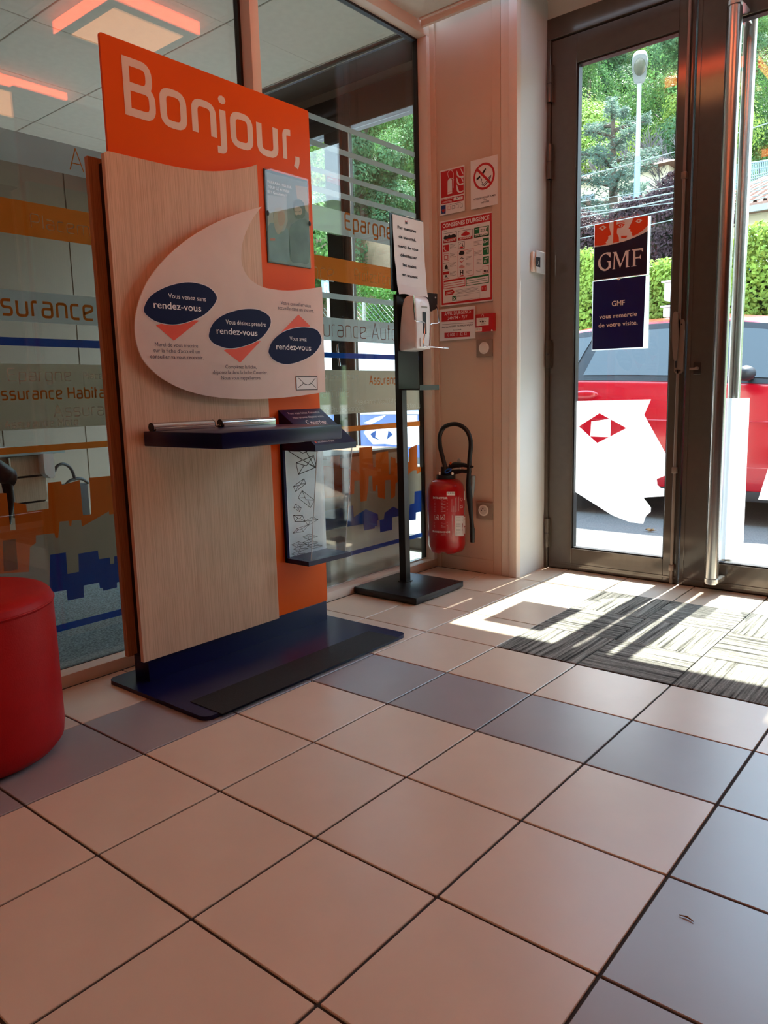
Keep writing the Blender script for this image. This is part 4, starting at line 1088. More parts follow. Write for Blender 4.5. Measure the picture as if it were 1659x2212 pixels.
b.tube([e_(500, 690, ye), e_(560, 668, ye), e_(660, 672, ye), e_(740, 690, ye), e_(770, 692, ye)], [0.013, 0.014, 0.010, 0.008, 0.003], M_HOSE, 10); b.build('lever', ex)
b = MB(); b.tube([e_(450, 765, ye), e_(560, 752, ye), e_(640, 742, ye), e_(735, 748, ye)], [0.012, 0.012, 0.009, 0.010], M_HOSE, 10); b.build('handle', ex)
b = MB(); b.tube(spline([e_(440, 760, ye - .02), e_(438, 690, ye - .01), e_(405, 560, ye), e_(380, 450, ye), e_(378, 330, ye), e_(420, 240, ye), e_(500, 200, ye), e_(590, 200, ye), e_(680, 255, ye), e_(728, 350, ye), e_(738, 450, ye), e_(725, 600, ye), e_(718, 760, ye), e_(712, 900, ye)], 5, False), 0.0105, M_HOSE, 12); b.build('hose', ex, 60)
b = MB(); b.tube([e_(712, 780, ye), e_(712, 920, ye), e_(722, 1040, ye), e_(735, 1180, ye), e_(745, 1300, ye), e_(755, 1420, ye)], [0.009, 0.0135, 0.0155, 0.012, 0.0095, 0.0115], M_HOSE, 14)
b.tube([e_(755, 1410, ye), e_(757, 1500, ye), e_(758, 1572, ye)], [0.0125, 0.012, 0.011], M_HOSE, 14); b.build('nozzle', ex)
b = MB(); b.tube([e_(765, 795, ye + .015), e_(755, 930, ye + .015), e_(745, 1045, ye + .015)], [0.0125, 0.0125, 0.011], pm('grey_holster', (120, 126, 128), 0.45), 14); b.build('nozzle_holder', ex)
b = MB(); b.tube([e_(600, 610, YW - 0.004), e_(602, 740, YW - 0.004)], 0.009, M_GREYP, 8); b.ball(e_(603, 620, YW - 0.008), (0.011, 0.005, 0.011), M_GREYP); b.cyl(e_(603, 720, YW - 0.003), (EC.x, EC.y, 0.505), 0.008, M_GREYP, 8); b.build('wall_hook', ex)
b = MB(); b.tube(spline([e_(440, 745, ye - .03), e_(470, 720, ye - .032), e_(508, 718, ye - .03), e_(500, 738, ye - .032), e_(455, 765, ye - .033)], 4), 0.003, pm('blue_plastic', (30, 96, 190), 0.4), 8, True); b.build('safety_pin', ex)
b = MB(); b.tube([e_(505, 640, ye - .01), e_(502, 665, ye - .01)], 0.005, pm('orange_plastic', (238, 90, 30), 0.4), 8)
b.build('seal_tag', ex)
b = MB(); b.cyl(e_(375, 752, ye - .03), e_(377, 785, ye - .03), 0.0045, M_IVORY, 10); b.build('gauge', ex); MB().ball(e_(525, 772, ye - .05), 0.007, M_IVORY).build('gauge', ex)
# print wrapped on the cylinder
def fcyl(a, b_, d):
    ang = (a - EC.x) / ER
    return Vector((EC.x + (ER + d) * math.sin(ang), EC.y - (ER + d) * math.cos(ang), b_))
def ccyl(p):
    u, v = 880 + p[0] / 5.395, 880 + p[1] / 5.395
    d = ray(u, v); o = CAM - EC
    A = d.x ** 2 + d.y ** 2; B = o.x * d.x + o.y * d.y; C_ = o.x ** 2 + o.y ** 2 - ER ** 2
    disc = max(0, B * B - A * C_); t = (-B - math.sqrt(disc)) / A
    q = CAM + d * t
    return (EC.x + ER * math.atan2(q.x - EC.x, -(q.y - EC.y)), q.z)
P = Print(ccyl, fcyl, 0.0005)
def band(x0, y0, x1, y1, mat, k=1):
    for i in range(4):
        a = x0 + (x1 - x0) * i / 4; c = x0 + (x1 - x0) * (i + 1) / 4
        P.poly([(a, y0), (c, y0), (c, y1), (a, y1)], mat, k)
band(458, 982, 555, 1026, M_PAPER)
for k in range(8): P.line([(470 + k * 10, 990), (470 + k * 10, 1012)], 0.0008 * (1 + k % 2), M_INK, 2)
P.type('EXTINCTEUR', (300, 1062), (470, 1066), 22, M_PAPER, 1, 0.03)
for y0, nl in ((1082, 2), (1115, 2), (1155, 2), (1195, 3), (1340, 4)):
    for k in range(nl): P.line([(318 if y0 < 1300 else 312, y0 + k * 18), (400, y0 + k * 18), (470 - (k % 2) * 25, y0 + k * 18)], 0.0012, M_PAPER, 1)
for x in (318, 385):
    P.line([(x, 1255), (x + 45, 1255), (x + 48, 1308), (x + 3, 1308), (x, 1255)], 0.0013, M_PAPER, 1); P.line([(x + 12, 1298), (x + 25, 1275), (x + 38, 1298)], 0.003, M_PAPER, 1)
P.type('A', (345, 1265), (358, 1265), 18, M_PAPER, 1); P.type('B', (425, 1265), (440, 1265), 18, M_PAPER, 1)
P.type('FRANCE INCENDIE', (296, 1452), (498, 1456), 20, M_PAPER, 1, 0.03)
for k in range(2): P.line([(330, 1478 + k * 16), (400, 1478 + k * 16), (450, 1478 + k * 16)], 0.001, M_PAPER, 1)
for x, y0, y1 in ((520, 1250, 1500), (530, 1260, 1480), (518, 1070, 1220), (540, 1150, 1220), (562, 1050, 1220), (570, 1040, 1215), (598, 1045, 1210)): P.line([(x, y0), (x, y1)], 0.0011, M_PAPER, 1)
P.type('CE', (612, 1175), (645, 1175), 32, M_PAPER, 1)
P.line(spline([(618, 1072), (630, 1055), (642, 1072), (630, 1090)], 5), 0.0016, M_PAPER, 1, closed=True)
band(553, 1262, 655, 1500, M_PAPER)
for k in range(12): P.line([(565, 1285 + k * 17), (605, 1285 + k * 17), (645, 1285 + k * 17)], 0.0012 if k in (5, 6) else 0.0007, M_INK, 2)
for y0, y1, m in ((975, 1080, M_PAPER), (1170, 1255, M_GREYP), (1275, 1380, M_PAPER), (1398, 1470, M_PAPER)): band(660, y0, 690, y1, m)
P.type('6L', (664, 1310), (686, 1308), 22, M_RED, 2, 0.02)
P.build('label_print', ex)
# ================================================================== ENTRANCE DOORS
d0 = empty('trim_1', (0.6, YD, 2.45), kind='structure')
b = MB()
b.box((-0.1265, YD - 0.012, 0), (-0.108, YD + 0.07, 2.432), M_DOOR, 0.002, 1); b.box((-0.1265, YD - 0.012, 2.432), (1.60, YD + 0.07, 2.520), M_DOOR, 0.002, 1)
b.box((1.585, YD - 0.012, 0), (1.66, YD + 0.07, 2.52), M_DOOR, 0.002, 1)
b.build('door_frame', d0)
MB().box((-0.1265, YD + 0.01, -0.002), (1.66, YD + 0.07, 0.005), M_DOORD).build('threshold', d0)
def leaf(name, x0, x1, gx0, gx1, gz0, gz1):
    n = empty(name, ((x0 + x1) / 2, YD, 0.006), kind='structure')
    z0, z1 = 0.006, 2.428
    b = MB()
    for a, c in (((x0, z0), (gx0, z1)), ((gx1, z0), (x1, z1)), ((gx0, z0), (gx1, gz0)), ((gx0, gz1), (gx1, z1))):
        b.box((a[0], YD, a[1]), (c[0], YD + 0.055, c[1]), M_DOOR, 0.0015, 1)
    b.box((x0 + 0.012, YD - 0.004, z0 + 0.02), (x1 - 0.008, YD, z0 + 0.030), M_DOOR, 0.001, 1)
    b.build('leaf_frame', n)
    b = MB(); t = 0.006
    for a, c in (((gx0, gz0), (gx0 + t, gz1)), ((gx1 - t, gz0), (gx1, gz1)), ((gx0, gz0), (gx1, gz0 + t)), ((gx0, gz1 - t), (gx1, gz1))):
        b.box((a[0], YD + 0.010, a[1]), (c[0], YD + 0.045, c[1]), M_BLACK)
    b.build('glazing_bead', n)
    MB().box((gx0 + 0.002, YD + 0.024, gz0 + 0.002), (gx1 - 0.002, YD + 0.030, gz1 - 0.002), M_DGLASS).build('pane', n)
    return n
L1 = leaf('door_1', -0.106, 0.527, 0.014, 0.460, 0.110, 2.308)
L2 = leaf('door_2', 0.534, 1.583, 0.643, 1.475, 0.117, 2.285)
MB().box((0.520, YD - 0.006, 0.006), (0.5285, YD, 2.428), M_DOORD, 0.001, 1).build('meeting_strip', L1)
MB().box((0.536, YD - 0.003, 0.006), (0.552, YD, 2.428), M_DOOR, 0.001, 1).build('meeting_strip', L2)
for z0, z1 in ((2.168, 2.324), (1.837, 1.988), (0.981, 1.110), (0.107, 0.251)):
    b = MB(); zm = (z0 + z1) / 2
    b.cyl((-0.108, YD - 0.018, z0), (-0.108, YD - 0.018, zm - 0.002), 0.0115, M_DOOR, 14); b.cyl((-0.108, YD - 0.018, zm + 0.002), (-0.108, YD - 0.018, z1), 0.0115, M_DOOR, 14)
    b.cyl((-0.108, YD - 0.018, z0), (-0.108, YD - 0.018, z1), 0.008, M_BLACK, 10); b.box((-0.112, YD - 0.015, z0), (-0.094, YD, z1), M_DOOR)
    b.build('hinge', L1)
# espagnolette on the first leaf
M_ESP = pm('bronze_handle', (128, 112, 100), 0.35, 0.3)
xr = 0.5035
b = MB()
b.box((xr - 0.006, YD - 0.016, 1.09), (xr + 0.006, YD - 0.008, 2.42), M_ESP, 0.002, 1); b.box((xr - 0.006, YD - 0.016, 0.004), (xr + 0.006, YD - 0.008, 0.95), M_ESP, 0.002, 1); b.build('bolt_rod', L1)
for z in (1.738, 0.515, 0.078):
    MB().box((xr - 0.011, YD - 0.020, z - 0.014), (xr + 0.011, YD, z + 0.014), M_ESP, 0.003).build('rod_keeper', L1)
b = MB(); b.prism(rrect(0.488, 0.932, 0.526, 1.158, 0.014), fy(YD), 0.0, 0.016, M_ESP, 0.003); b.build('handle_base', L1)
b = MB(); b.prism(spline([(0.481, 1.18), (0.499, 1.186), (0.502, 1.15), (0.506, 1.08), (0.503, 1.0), (0.497, 0.985), (0.488, 1.0), (0.480, 1.08)], 4), fy(YD - 0.016), 0.0, 0.014, M_ESP); b.build('lever', L1)
b = MB()
for x, z in ((0.514, 1.137), (0.497, 0.944), (0.513, 0.944)): b.cyl((x, YD - 0.0175, z), (x, YD - 0.015, z), 0.0035, M_BLACK, 10)
b.box((0.491, YD - 0.0168, 0.957), (0.501, YD - 0.0155, 0.985), M_BLACK); b.build('screw', L1)
# lock with thumb turn on the second leaf
MB().box((0.565, YD - 0.004, 0.925), (0.595, YD, 0.975), M_DOORD, 0.002, 1).build('lock_plate', L2)
b = MB(); b.cyl((0.582, YD - 0.026, 0.951), (0.582, YD - 0.004, 0.951), 0.0065, M_ESP, 12); b.box((0.556, YD - 0.030, 0.944), (0.584, YD - 0.024, 0.954), M_ESP, 0.002); b.build('thumb_turn', L2)
# tubular pull handles, inside and outside
pi = on_y(1556, 800, 2.585); xi = pi.x
b = MB(); b.tube([(xi, 2.585, 0.050), (xi, 2.585, 2.36)], 0.026, M_STEEL, 28); b.build('pull_handle', L2, 60)
b = MB()
for z in (0.070, 2.30):
    b.prism(rrect(xi - 0.030, 2.555, xi + 0.034, YD, 0.028), fz, z - 0.012, z + 0.004, M_STEEL)
b.build('handle_bracket', L2, 50)
xo = on_y(1601, 500, 2.83).x
b = MB(); b.tube([(xo, 2.83, 0.045), (xo, 2.83, 2.36)], 0.026, M_STEEL, 28); b.build('pull_handle', L2, 60)
b = MB()
for z in (0.070, 2.30): b.box((xo - 0.014, YD + 0.055, z - 0.006), (xo + 0.014, 2.83, z + 0.006), M_STEEL, 0.003)
b.build('handle_bracket', L2, 50)

# ---- hanging cards on the first leaf's pane
YS = YD + 0.0205
CG = (1270, 440, 11.06)
M_CARDN = pm('card_navy', (6, 14, 84), 0.25, var=0.05)
M_CARDN2 = pm('card_deep_navy', (14, 16, 46), 0.25, var=0.05)
M_CARDO = pm('card_orange', (232, 66, 12), 0.3, var=0.03)
M_CARDW = pm('card_white', (238, 222, 212), 0.4)
M_EDGE = film('holder_edge', (232, 240, 244), 0.5)
def card(name, label, pts):
    c = cy(*CG, YS)
    q = [c(p) for p in pts]
    n = empty(name, (q[0][0], YS, min(b for _, b in q)), label, 'sign')
    MB().prism(q, fy(YS), -0.002, 0.0, M_EDGE).build('holder', n)
    return n, Print(cy(*CG, YS), fy(YS), 0.0005)
n, P = card('logo_card', 'upper card with orange faces and white letters GMF hung on the door glass', [(150, 512), (1505, 285), (1460, 1695), (135, 1852)])
P.poly([(163, 512), (1440, 285), (1400, 1690), (140, 1845)], M_CARDW, 1)
P.poly([(155, 1040), (400, 1010), (650, 960), (900, 890), (1100, 815), (1300, 725), (1433, 655), (1405, 1672), (145, 1830)], M_CARDN2, 2)
P.poly([(163, 512), (520, 440), (505, 540), (555, 745), (485, 780), (490, 820), (480, 855), (425, 925), (430, 940), (445, 955), (435, 972), (300, 1000), (160, 1000)], M_CARDO, 2)
P.poly([(615, 425), (690, 410), (685, 505), (735, 480), (800, 470), (885, 490), (830, 555), (780, 580), (710, 582), (695, 640), (695, 710), (740, 800), (745, 905), (600, 940), (612, 600)], M_CARDO, 2)
P.poly([(1085, 345), (1438, 288), (1435, 520), (1300, 650), (1180, 730), (1070, 780), (1055, 740), (1040, 720), (1060, 690), (1015, 660), (1010, 635), (1020, 620), (970, 600), (1050, 440)], M_CARDO, 2)
P.poly([(785, 770), (860, 768), (945, 765), (920, 818), (790, 830), (798, 800)], M_CARDO, 2)
P.line([(718, 440), (800, 428), (880, 450)], 0.0022, M_CARDO, 3)
P.poly([(735, 520), (780, 490), (845, 505), (815, 545), (760, 550)], M_CARDW, 3); P.poly(spline([(760, 520), (785, 495), (805, 520), (780, 548)], 3), M_CARDO, 4)
P.poly([(262, 588), (370, 520), (448, 560), (350, 645)], M_CARDW, 3); P.poly([(330, 560), (385, 552), (382, 600), (335, 610)], M_CARDO, 4)
P.poly([(1130, 425), (1220, 362), (1300, 400), (1225, 470)], M_CARDW, 3); P.poly(spline([(1185, 415), (1215, 390), (1248, 408), (1218, 440)], 3), M_CARDO, 4)
# serif capitals
def serif(pts, k=3): P.poly(pts, M_CARDW, k)
outer = spline([(545, 1165), (440, 1170), (330, 1230), (262, 1340), (245, 1430), (270, 1530), (340, 1595), (430, 1605), (545, 1530)], 4, False)
inner = spline([(495, 1500), (430, 1565), (370, 1550), (320, 1490), (302, 1400), (320, 1300), (380, 1225), (450, 1208), (540, 1290)], 4, False)
serif(outer + [(545, 1365), (455, 1378), (458, 1388), (495, 1400)] + inner)
serif([(590, 1165), (685, 1150), (790, 1440), (900, 1125), (1015, 1105), (1010, 1118), (975, 1135), (965, 1490), (1003, 1508), (908, 1525), (915, 1195), (770, 1540), (650, 1215), (640, 1545), (658, 1560), (580, 1570), (610, 1550), (628, 1195)])
serif([(1045, 1098), (1320, 1058), (1318, 1150), (1300, 1140), (1280, 1105), (1135, 1125), (1135, 1285), (1235, 1265), (1268, 1200), (1268, 1325), (1240, 1300), (1138, 1312), (1135, 1475), (1180, 1488), (1030, 1508), (1075, 1485), (1085, 1130)])
P.build('print', n)
n, P = card('thank_you_card', 'lower navy card thanking visitors, hung under the logo card on the door glass', [(112, 1858), (1470, 1708), (1440, 3455), (88, 3512)])
P.poly([(128, 1868), (1385, 1712), (1313, 3425), (103, 3490)], M_CARDN, 1)
P.poly(spline([(690, 1790), (780, 1778), (770, 1810), (735, 1828), (700, 1815)], 3), M_CARDW, 2)
c6 = (1200, 420, 3.6144)
P.c = cy(*c6, YS)
P.type('GMF', (440, 873), (542, 866), 40, M_CARDW, 2, 0.01); P.type('vous remercie', (342, 973), (636, 950), 33, M_CARDW, 2, 0.012); P.type('de votre visite.', (336, 1040), (642, 1017), 33, M_CARDW, 2, 0.012)
P.build('print', n)

# ---- white profile stickers on the outer side of the panes
YF = YD + 0.0315
C7 = (1150, 780, 3.2593)
def sticker(name, label, polys, holes_fill=()):
    P = Print(cy(*C7, YF), fy(YF), 0.0004)
    for q in polys: P.poly(q, M_FWHITE, 0)
    return P.build(name, None, label=label, cat='sticker')
# face with a diamond eye cut out: built as strips round the opening
face = [(268, 283), (835, 270), (787, 378), (960, 690), (960, 800), (930, 808), (875, 830), (880, 870), (905, 895), (960, 905), (960, 950), (780, 960), (835, 1030), (833, 1062), (800, 1090), (780, 1145), (690, 1135), (560, 1085), (268, 900)]
dia = [(327, 460), (473, 367), (663, 472), (457, 577)]
left = [(268, 283), (473, 278), (473, 367), (327, 460), (457, 577), (457, 1019), (268, 900)]
right = [(473, 278), (835, 270), (787, 378), (960, 690), (960, 800), (930, 808), (875, 830), (880, 870), (905, 895), (960, 905), (960, 950), (780, 960), (835, 1030), (833, 1062), (800, 1090), (780, 1145), (690, 1135), (560, 1085), (457, 1019), (457, 577), (663, 472), (473, 367)]
sticker('profile_sticker', 'large white profile sticker with a diamond eye on the lower left door pane', [left, right, [(415, 425), (552, 407), (548, 535), (408, 530)]])
sticker('profile_sticker', 'white profile sticker behind the steel pull handle on the right door pane', [[(1245, 485), (1300, 485), (1310, 262), (1530, 260), (1524, 430), (1515, 600), (1500, 950), (1490, 1200), (1480, 1395), (1225, 1395)], [(1780, 380), (1659, 760), (1590, 975), (1780, 985)]])

# ================================================================== OFFICE behind the partition
WX = -3.65
fo = empty('floor', (-2, 0, -0.002), kind='structure')
MB().box((WX, FY0, -0.12), (XG - 0.02, YD + 0.03, 0.0), M_CARPET).build('carpet', fo)
M_OWALL = pm('office_wall', (128, 116, 102), 0.7, var=0.03, scale=3)
wo = empty('wall_office_side', (WX, 0, 0), kind='structure')
MB().box((WX - 0.1, FY0, 0), (WX, YD + 0.1, 2.8), M_OWALL).build('plaster', wo)
for k in range(9): MB().box((WX, FY0 + 0.05 + k * 0.6, 0.08), (WX + 0.008, FY0 + 0.642 + k * 0.6, 2.55), M_OWALL, 0.002, 1).build('wall_panel', wo)
co = empty('ceiling', (-2, 0, ZC), kind='structure')
for i in range(7):
    for j in range(9):
        x1 = -0.654 - i * 0.6; y1 = 2.361 - 0.0 - j * 0.6
        if i == 0: x1, wx = -0.66, 0.594
        o = proto['ceil'].copy(); COL.objects.link(o); o.parent = co
        o.location = Vector((x1 - 0.6, y1 - 0.6, ZC)) - co.location
MB().box((WX, FY0 - 0.6, ZC + 0.02), (XG - 0.05, 2.80, ZC + 0.06), M_BLACK).build('ceiling_back', co)
b = MB()
b.box((WX, 2.361, ZC - 0.004), (XG - 0.05, 2.376, ZC + 0.016), M_ALU); b.box((WX, 2.376, ZC - 0.012), (XG - 0.05, 2.384, ZC + 0.004), M_BLACKM); b.box((WX, 2.384, ZC - 0.02), (XG - 0.05, 2.400, ZC + 0.004), M_ALU)
b.build('ceiling_edge_profile', co)
for i, j in ((1, 5), (3, 5), (1, 7), (3, 7)):  # light panels added out of view to brighten the office
    n = empty('office_fill_panel', (-0.954 - i * 0.6, 2.06 - j * 0.6, ZC - 0.006), 'unseen square light panel added to the ceiling to light the office', 'lamp', 'unseen office fill panels')
    x1 = -0.654 - i * 0.6; y1 = 2.361 - j * 0.6
    MB().box((x1 - 0.59, y1 - 0.59, ZC - 0.006), (x1 - 0.01, y1 - 0.01, ZC - 0.001), M_WHITE).build('frame', n)
    MB().box((x1 - 0.57, y1 - 0.57, ZC - 0.0075), (x1 - 0.03, y1 - 0.03, ZC - 0.0055), M_LEDO).build('diffuser', n)
# facade of the office: dark framed window wall
wf = empty('wall_office_front', (-2, YD, 0), kind='structure')
MB().box((WX - 0.1, YD, 2.519), (-0.66, YD + 0.2, 3.05), pm('office_lintel', (150, 144, 130), 0.6)).build('lintel', wf)
w3 = empty('window_3', (-1.6, YD, 0), kind='structure')
xpl, xpr = -1.520, -1.345
b = MB()
b.box((WX, YD - 0.02, 2.346), (-0.70, YD + 0.08, 2.519), M_DOORD, 0.003, 1)
b.box((xpl, YD - 0.02, 0), (xpr - 0.05, YD + 0.036, 2.346), M_DOORD, 0.003, 1); b.box((xpr - 0.046, YD - 0.01, 0), (xpr - 0.008, YD + 0.034, 2.346), M_DOORD, 0.002, 1)
b.box((-0.78, YD - 0.01, 0), (-0.66, YD + 0.07, 2.346), M_DOORD, 0.002, 1)
b.box((WX, YD - 0.01, 0), (-0.70, YD + 0.07, 0.07), M_DOORD, 0.002, 1); b.box((-2.35, YD - 0.01, 0), (-2.25, YD + 0.07, 2.346), M_DOORD, 0.002, 1)
b.build('window_frame', w3)
MB().box((xpr - 0.0075, YD - 0.004, 0.07), (xpr - 0.001, YD + 0.002, 2.346), M_WHITE).build('glazing_strip', w3)
for x0, x1 in ((WX + 0.02, -2.355), (-2.245, xpl - 0.004), (xpr + 0.002, -0.784)):
    MB().box((x0, YD + 0.026, 0.072), (x1, YD + 0.032, 2.344), M_DGLASS).build('pane', w3)
b = MB(); b.tube([(-1.442, YD - 0.024, 1.18), (-1.442, YD - 0.05, 1.17), (-1.425, YD - 0.052, 1.045)], 0.007, M_STEEL, 10); b.build('window_handle', w3)
# small notice on the window post
YP = YD - 0.022
P = Print(cy(650, 230, 3.0316, YP), fy(YP), 0.0005)
P.poly([(170, 455), (255, 480), (262, 560), (175, 525)], pm('notice_dark', (60, 56, 58), 0.4), 0); P.poly([(170, 455), (255, 480), (256, 520), (172, 492)], M_RED, 1)
P.line([(178, 470), (215, 480)], 0.004, M_PAPER, 2)
P.build('window_notice', None, label='small red and grey notice stuck on the dark office window post', cat='notice')
# profile sticker with eyes on the office window
P = Print(cy(650, 900, 5.529, YF), fy(YF), 0.0004)
up = [(900, 20), (1000, -10), (1215, -20), (1440, -30), (1440, 330), (1320, 370), (1000, 330), (860, 330), (800, 260), (750, 190), (770, 165)]
P.poly([(750, 190), (770, 165), (1440, 105), (1440, 330), (1320, 362), (1000, 325), (860, 330), (800, 260)], M_FWHITE, 0)
P.poly([(750, 75), (900, 5), (1020, -20), (960, 30), (830, 95)], M_FWHITE, 0)
P.poly([(1200, -15), (1390, -20), (1390, 75), (1200, 85)], M_FWHITE, 0)
P.build('profile_sticker', None, label='white profile sticker on the office window beside the sanitiser stand pole', cat='sticker')
P = Print(cy(650, 900, 5.529, YF - 0.001), fy(YF - 0.001), 0.0004)
M_EYE = film('blue_eye_vinyl', (56, 92, 160), 0.4)
P.poly([(828, 208), (900, 162), (888, 245), (955, 285), (860, 255)], M_EYE, 0)
P.build('eye_sticker', None, label='left blue corner of the eye on the white office window sticker', cat='sticker')
P = Print(cy(650, 900, 5.529, YF - 0.001), fy(YF - 0.001), 0.0004)
P.poly([(1045, 165), (1100, 212), (1025, 275)], M_EYE, 0)
P.build('eye_sticker', None, label='right blue corner of the eye on the white office window sticker', cat='sticker')
# low cream cabinet standing right behind the pane
M_CAB = pm('cream_cabinet', (222, 210, 194), 0.5, var=0.03)
XC_ = -0.705
xa, xc = on_x(715, 1240, XC_).y, on_x(877, 1150, XC_).y; zt = on_x(800, 974, XC_).z
n = empty('low_cabinet', (XC_ - 0.2, (xa + xc) / 2, 0.0), 'low cream cabinet standing behind the skyline film of the right pane', 'cabinet')
MB().box((XC_ - 0.40, xa, 0.004), (XC_, xc, zt - 0.018), M_CAB, 0.002).build('body', n)
MB().box((XC_ - 0.405, xa - 0.004, zt - 0.018), (XC_ + 0.004, xc + 0.004, zt), pm('cabinet_top', (150, 112, 88), 0.45), 0.002).build('top', n)
for k in range(2):
    w_ = (xc - xa) / 2
    MB().box((XC_ - 0.415, xa + k * w_ + 0.004, 0.03), (XC_ - 0.40, xa + (k + 1) * w_ - 0.004, zt - 0.03), M_CAB, 0.002).build('door', n)
# desk side with papers, drawer unit, bag and chair
XD_ = -1.75
dk = lambda u, v, X=XD_: on_x(u / 4.2536, 920 + v / 4.2536, X)
z_top = dk(230, 200).z
y_e = dk(455, 260).y
n = empty('desk_pedestal', (XD_ - 0.3, y_e - 0.3, 0), 'pale wood desk pedestal with drawers behind the glass partition', 'desk')
M_PALEW = wood('pale_desk_wood', (232, 212, 184), (206, 184, 156))
z1, z2, z3 = dk(400, 258).z, dk(412, 448).z, dk(438, 680).z
MB().box((XD_ - 0.55, y_e - 0.55, 0.01), (XD_ - 0.02, dk(432, 600).y, z1 - 0.004), M_BLACKM).build('carcass', n)
yd = dk(425, 500).y
for a, c in ((z1, z2), (z2 - 0.004, z3), (z3 - 0.004, 0.03)): MB().box((XD_ - 0.02, y_e - 0.56, a - 0.003), (XD_, yd, c + 0.003), M_PALEW, 0.001, 1).build('drawer', n)
for u, v0, v1 in ((66, 290, 375), (118, 755, 845)):
    a = dk(u, v0); c = dk(u, v1); MB().box((XD_, a.y - 0.007, c.z), (XD_ + 0.014, a.y + 0.007, a.z), M_STEEL, 0.004).build('handle', n)
n2 = empty('glass_desk_top', (XD_ - 0.3, y_e - 0.3, z1), 'pale blue glass desk top carrying papers behind the partition', 'desk top')
MB().box((XD_ - 0.62, y_e - 1.2, z1 + 0.0005), (XD_ + 0.03, y_e + 0.06, z1 + 0.018), pm('pale_glass_top', (168, 190, 192), 0.08), 0.003).build('top', n2)
for k in range(4):
    q = dk(120 + k * 8, 190)
    MB().box((XD_ - 0.22 + k * 0.004, q.y - 0.22, z1 + 0.0187 + k * 0.0032), (XD_ - 0.02 - k * 0.003, q.y + 0.07 - k * 0.006, z1 + 0.0214 + k * 0.0032), M_PAPER, 0.0005, 1).build('paper_stack', None, label=['bottom', 'lower middle', 'upper middle', 'topmost'][k] + ' sheaf in the stack of papers on the glass desk top', cat='papers', group='papers on the desk')
XBG = XD_ + 0.052
bg_ = lambda u, v: on_x(u / 4.2536, 920 + v / 4.2536, XBG)
n = empty('white_cloth_bag', (XBG, bg_(450, 480).y, bg_(450, 480).z), 'white cloth bag hanging at the corner of the wooden desk pedestal', 'bag')
P = Print(lambda p: (bg_(*p).y, bg_(*p).z), fx(XBG))
outl = [P.c(p) for p in ((398, 258), (485, 255), (500, 360), (508, 430), (500, 478), (468, 482), (415, 440), (402, 330))]
b = MB(); b.prism(outl, fx(XBG), -0.05, 0.0, pm('white_cotton', (246, 250, 252), 0.8, bump=0.8, bscale=30)); b.build('pouch', n)
XHB = -2.6
hb = lambda u, v: on_x(u / 4.2536, 920 + v / 4.2536, XHB)
n = empty('black_handbag', (XHB - 0.06, hb(720, 600).y, 0.0), 'black handbag with two loop handles standing behind the skyline film', 'bag')
a = hb(570, 540); c = hb(812, 535)
MB().box((XHB - 0.12, a.y, 0.004), (XHB, c.y, (a.z + c.z) / 2), pm('black_leather', (22, 20, 22), 0.45, bump=0.2), 0.012).build('body', n)
b = MB()
b.tube(spline([tuple(hb(*p)) for p in ((500, 420), (525, 370), (575, 350), (630, 370), (665, 420), (690, 500))], 5, False), 0.009, M_HOSE, 8)
b.tube(spline([tuple(hb(*p)) for p in ((610, 535), (640, 505), (700, 485), (760, 490), (812, 525))], 5, False), 0.009, M_HOSE, 8)
b.build('handle', n)
# office chair, only its brown arm is in view
XCH = -1.15
ch = lambda u, v: on_x(u / 4.2536, 920 + v / 4.2536, XCH)
n = empty('office_chair', (XCH, ch(-60, 500).y, 0), 'dark brown office chair arm at the left edge behind the partition', 'chair')
M_BRL = pm('brown_leather', (58, 36, 32), 0.45, bump=0.15)
cy0 = ch(-60, 500).y; cz0 = ch(60, 480).z
b = MB()
b.tube(spline([tuple(ch(*p)) for p in ((-160, 330), (-60, 380), (20, 430), (80, 470), (130, 480))], 4, False), [0.03] * 4 + [0.034] * 8 + [0.030] * 4 + [0.024], M_BRL, 14); b.build('armrest', n, 60)
b = MB(); b.tube([tuple(ch(60, 500)), tuple(ch(95, 700)), tuple(ch(60, 900))], [0.020, 0.016, 0.016], M_BLACKM, 10); b.build('arm_support', n, 60)
MB().box((XCH - 0.55, cy0 - 0.42, 0.40), (XCH - 0.05, cy0 + 0.06, 0.50), M_BRL, 0.03, 3).build('seat', n)
MB().box((XCH - 0.52, cy0 - 0.48, 0.52), (XCH - 0.08, cy0 - 0.38, 1.0), M_BRL, 0.03, 3).build('backrest', n)
b = MB(); b.cyl((XCH - 0.3, cy0 - 0.18, 0.06), (XCH - 0.3, cy0 - 0.18, 0.40), 0.03, M_BLACKM, 14)
for k in range(5):
    an = k * 2 * math.pi / 5; b.tube([(XCH - 0.3, cy0 - 0.18, 0.09), (XCH - 0.3 + 0.28 * math.cos(an), cy0 - 0.18 + 0.28 * math.sin(an), 0.05)], [0.02, 0.014], M_BLACKM, 8)
    b.ball((XCH - 0.3 + 0.28 * math.cos(an), cy0 - 0.18 + 0.28 * math.sin(an), 0.027), 0.026, M_BLACKM, 10)
b.build('star_base', n)
# ================================================================== OUTSIDE
ZG = -0.06
M_ASPH = pm('worn_asphalt', (108, 106, 104), 0.9, var=0.35, scale=90, bump=0.6, bscale=120)
gr = empty('ground', (0, 20, ZG), kind='structure')
MB().box((-60, YD + 0.2, ZG - 0.3), (40, 15.0, ZG), M_ASPH).build('asphalt', gr)
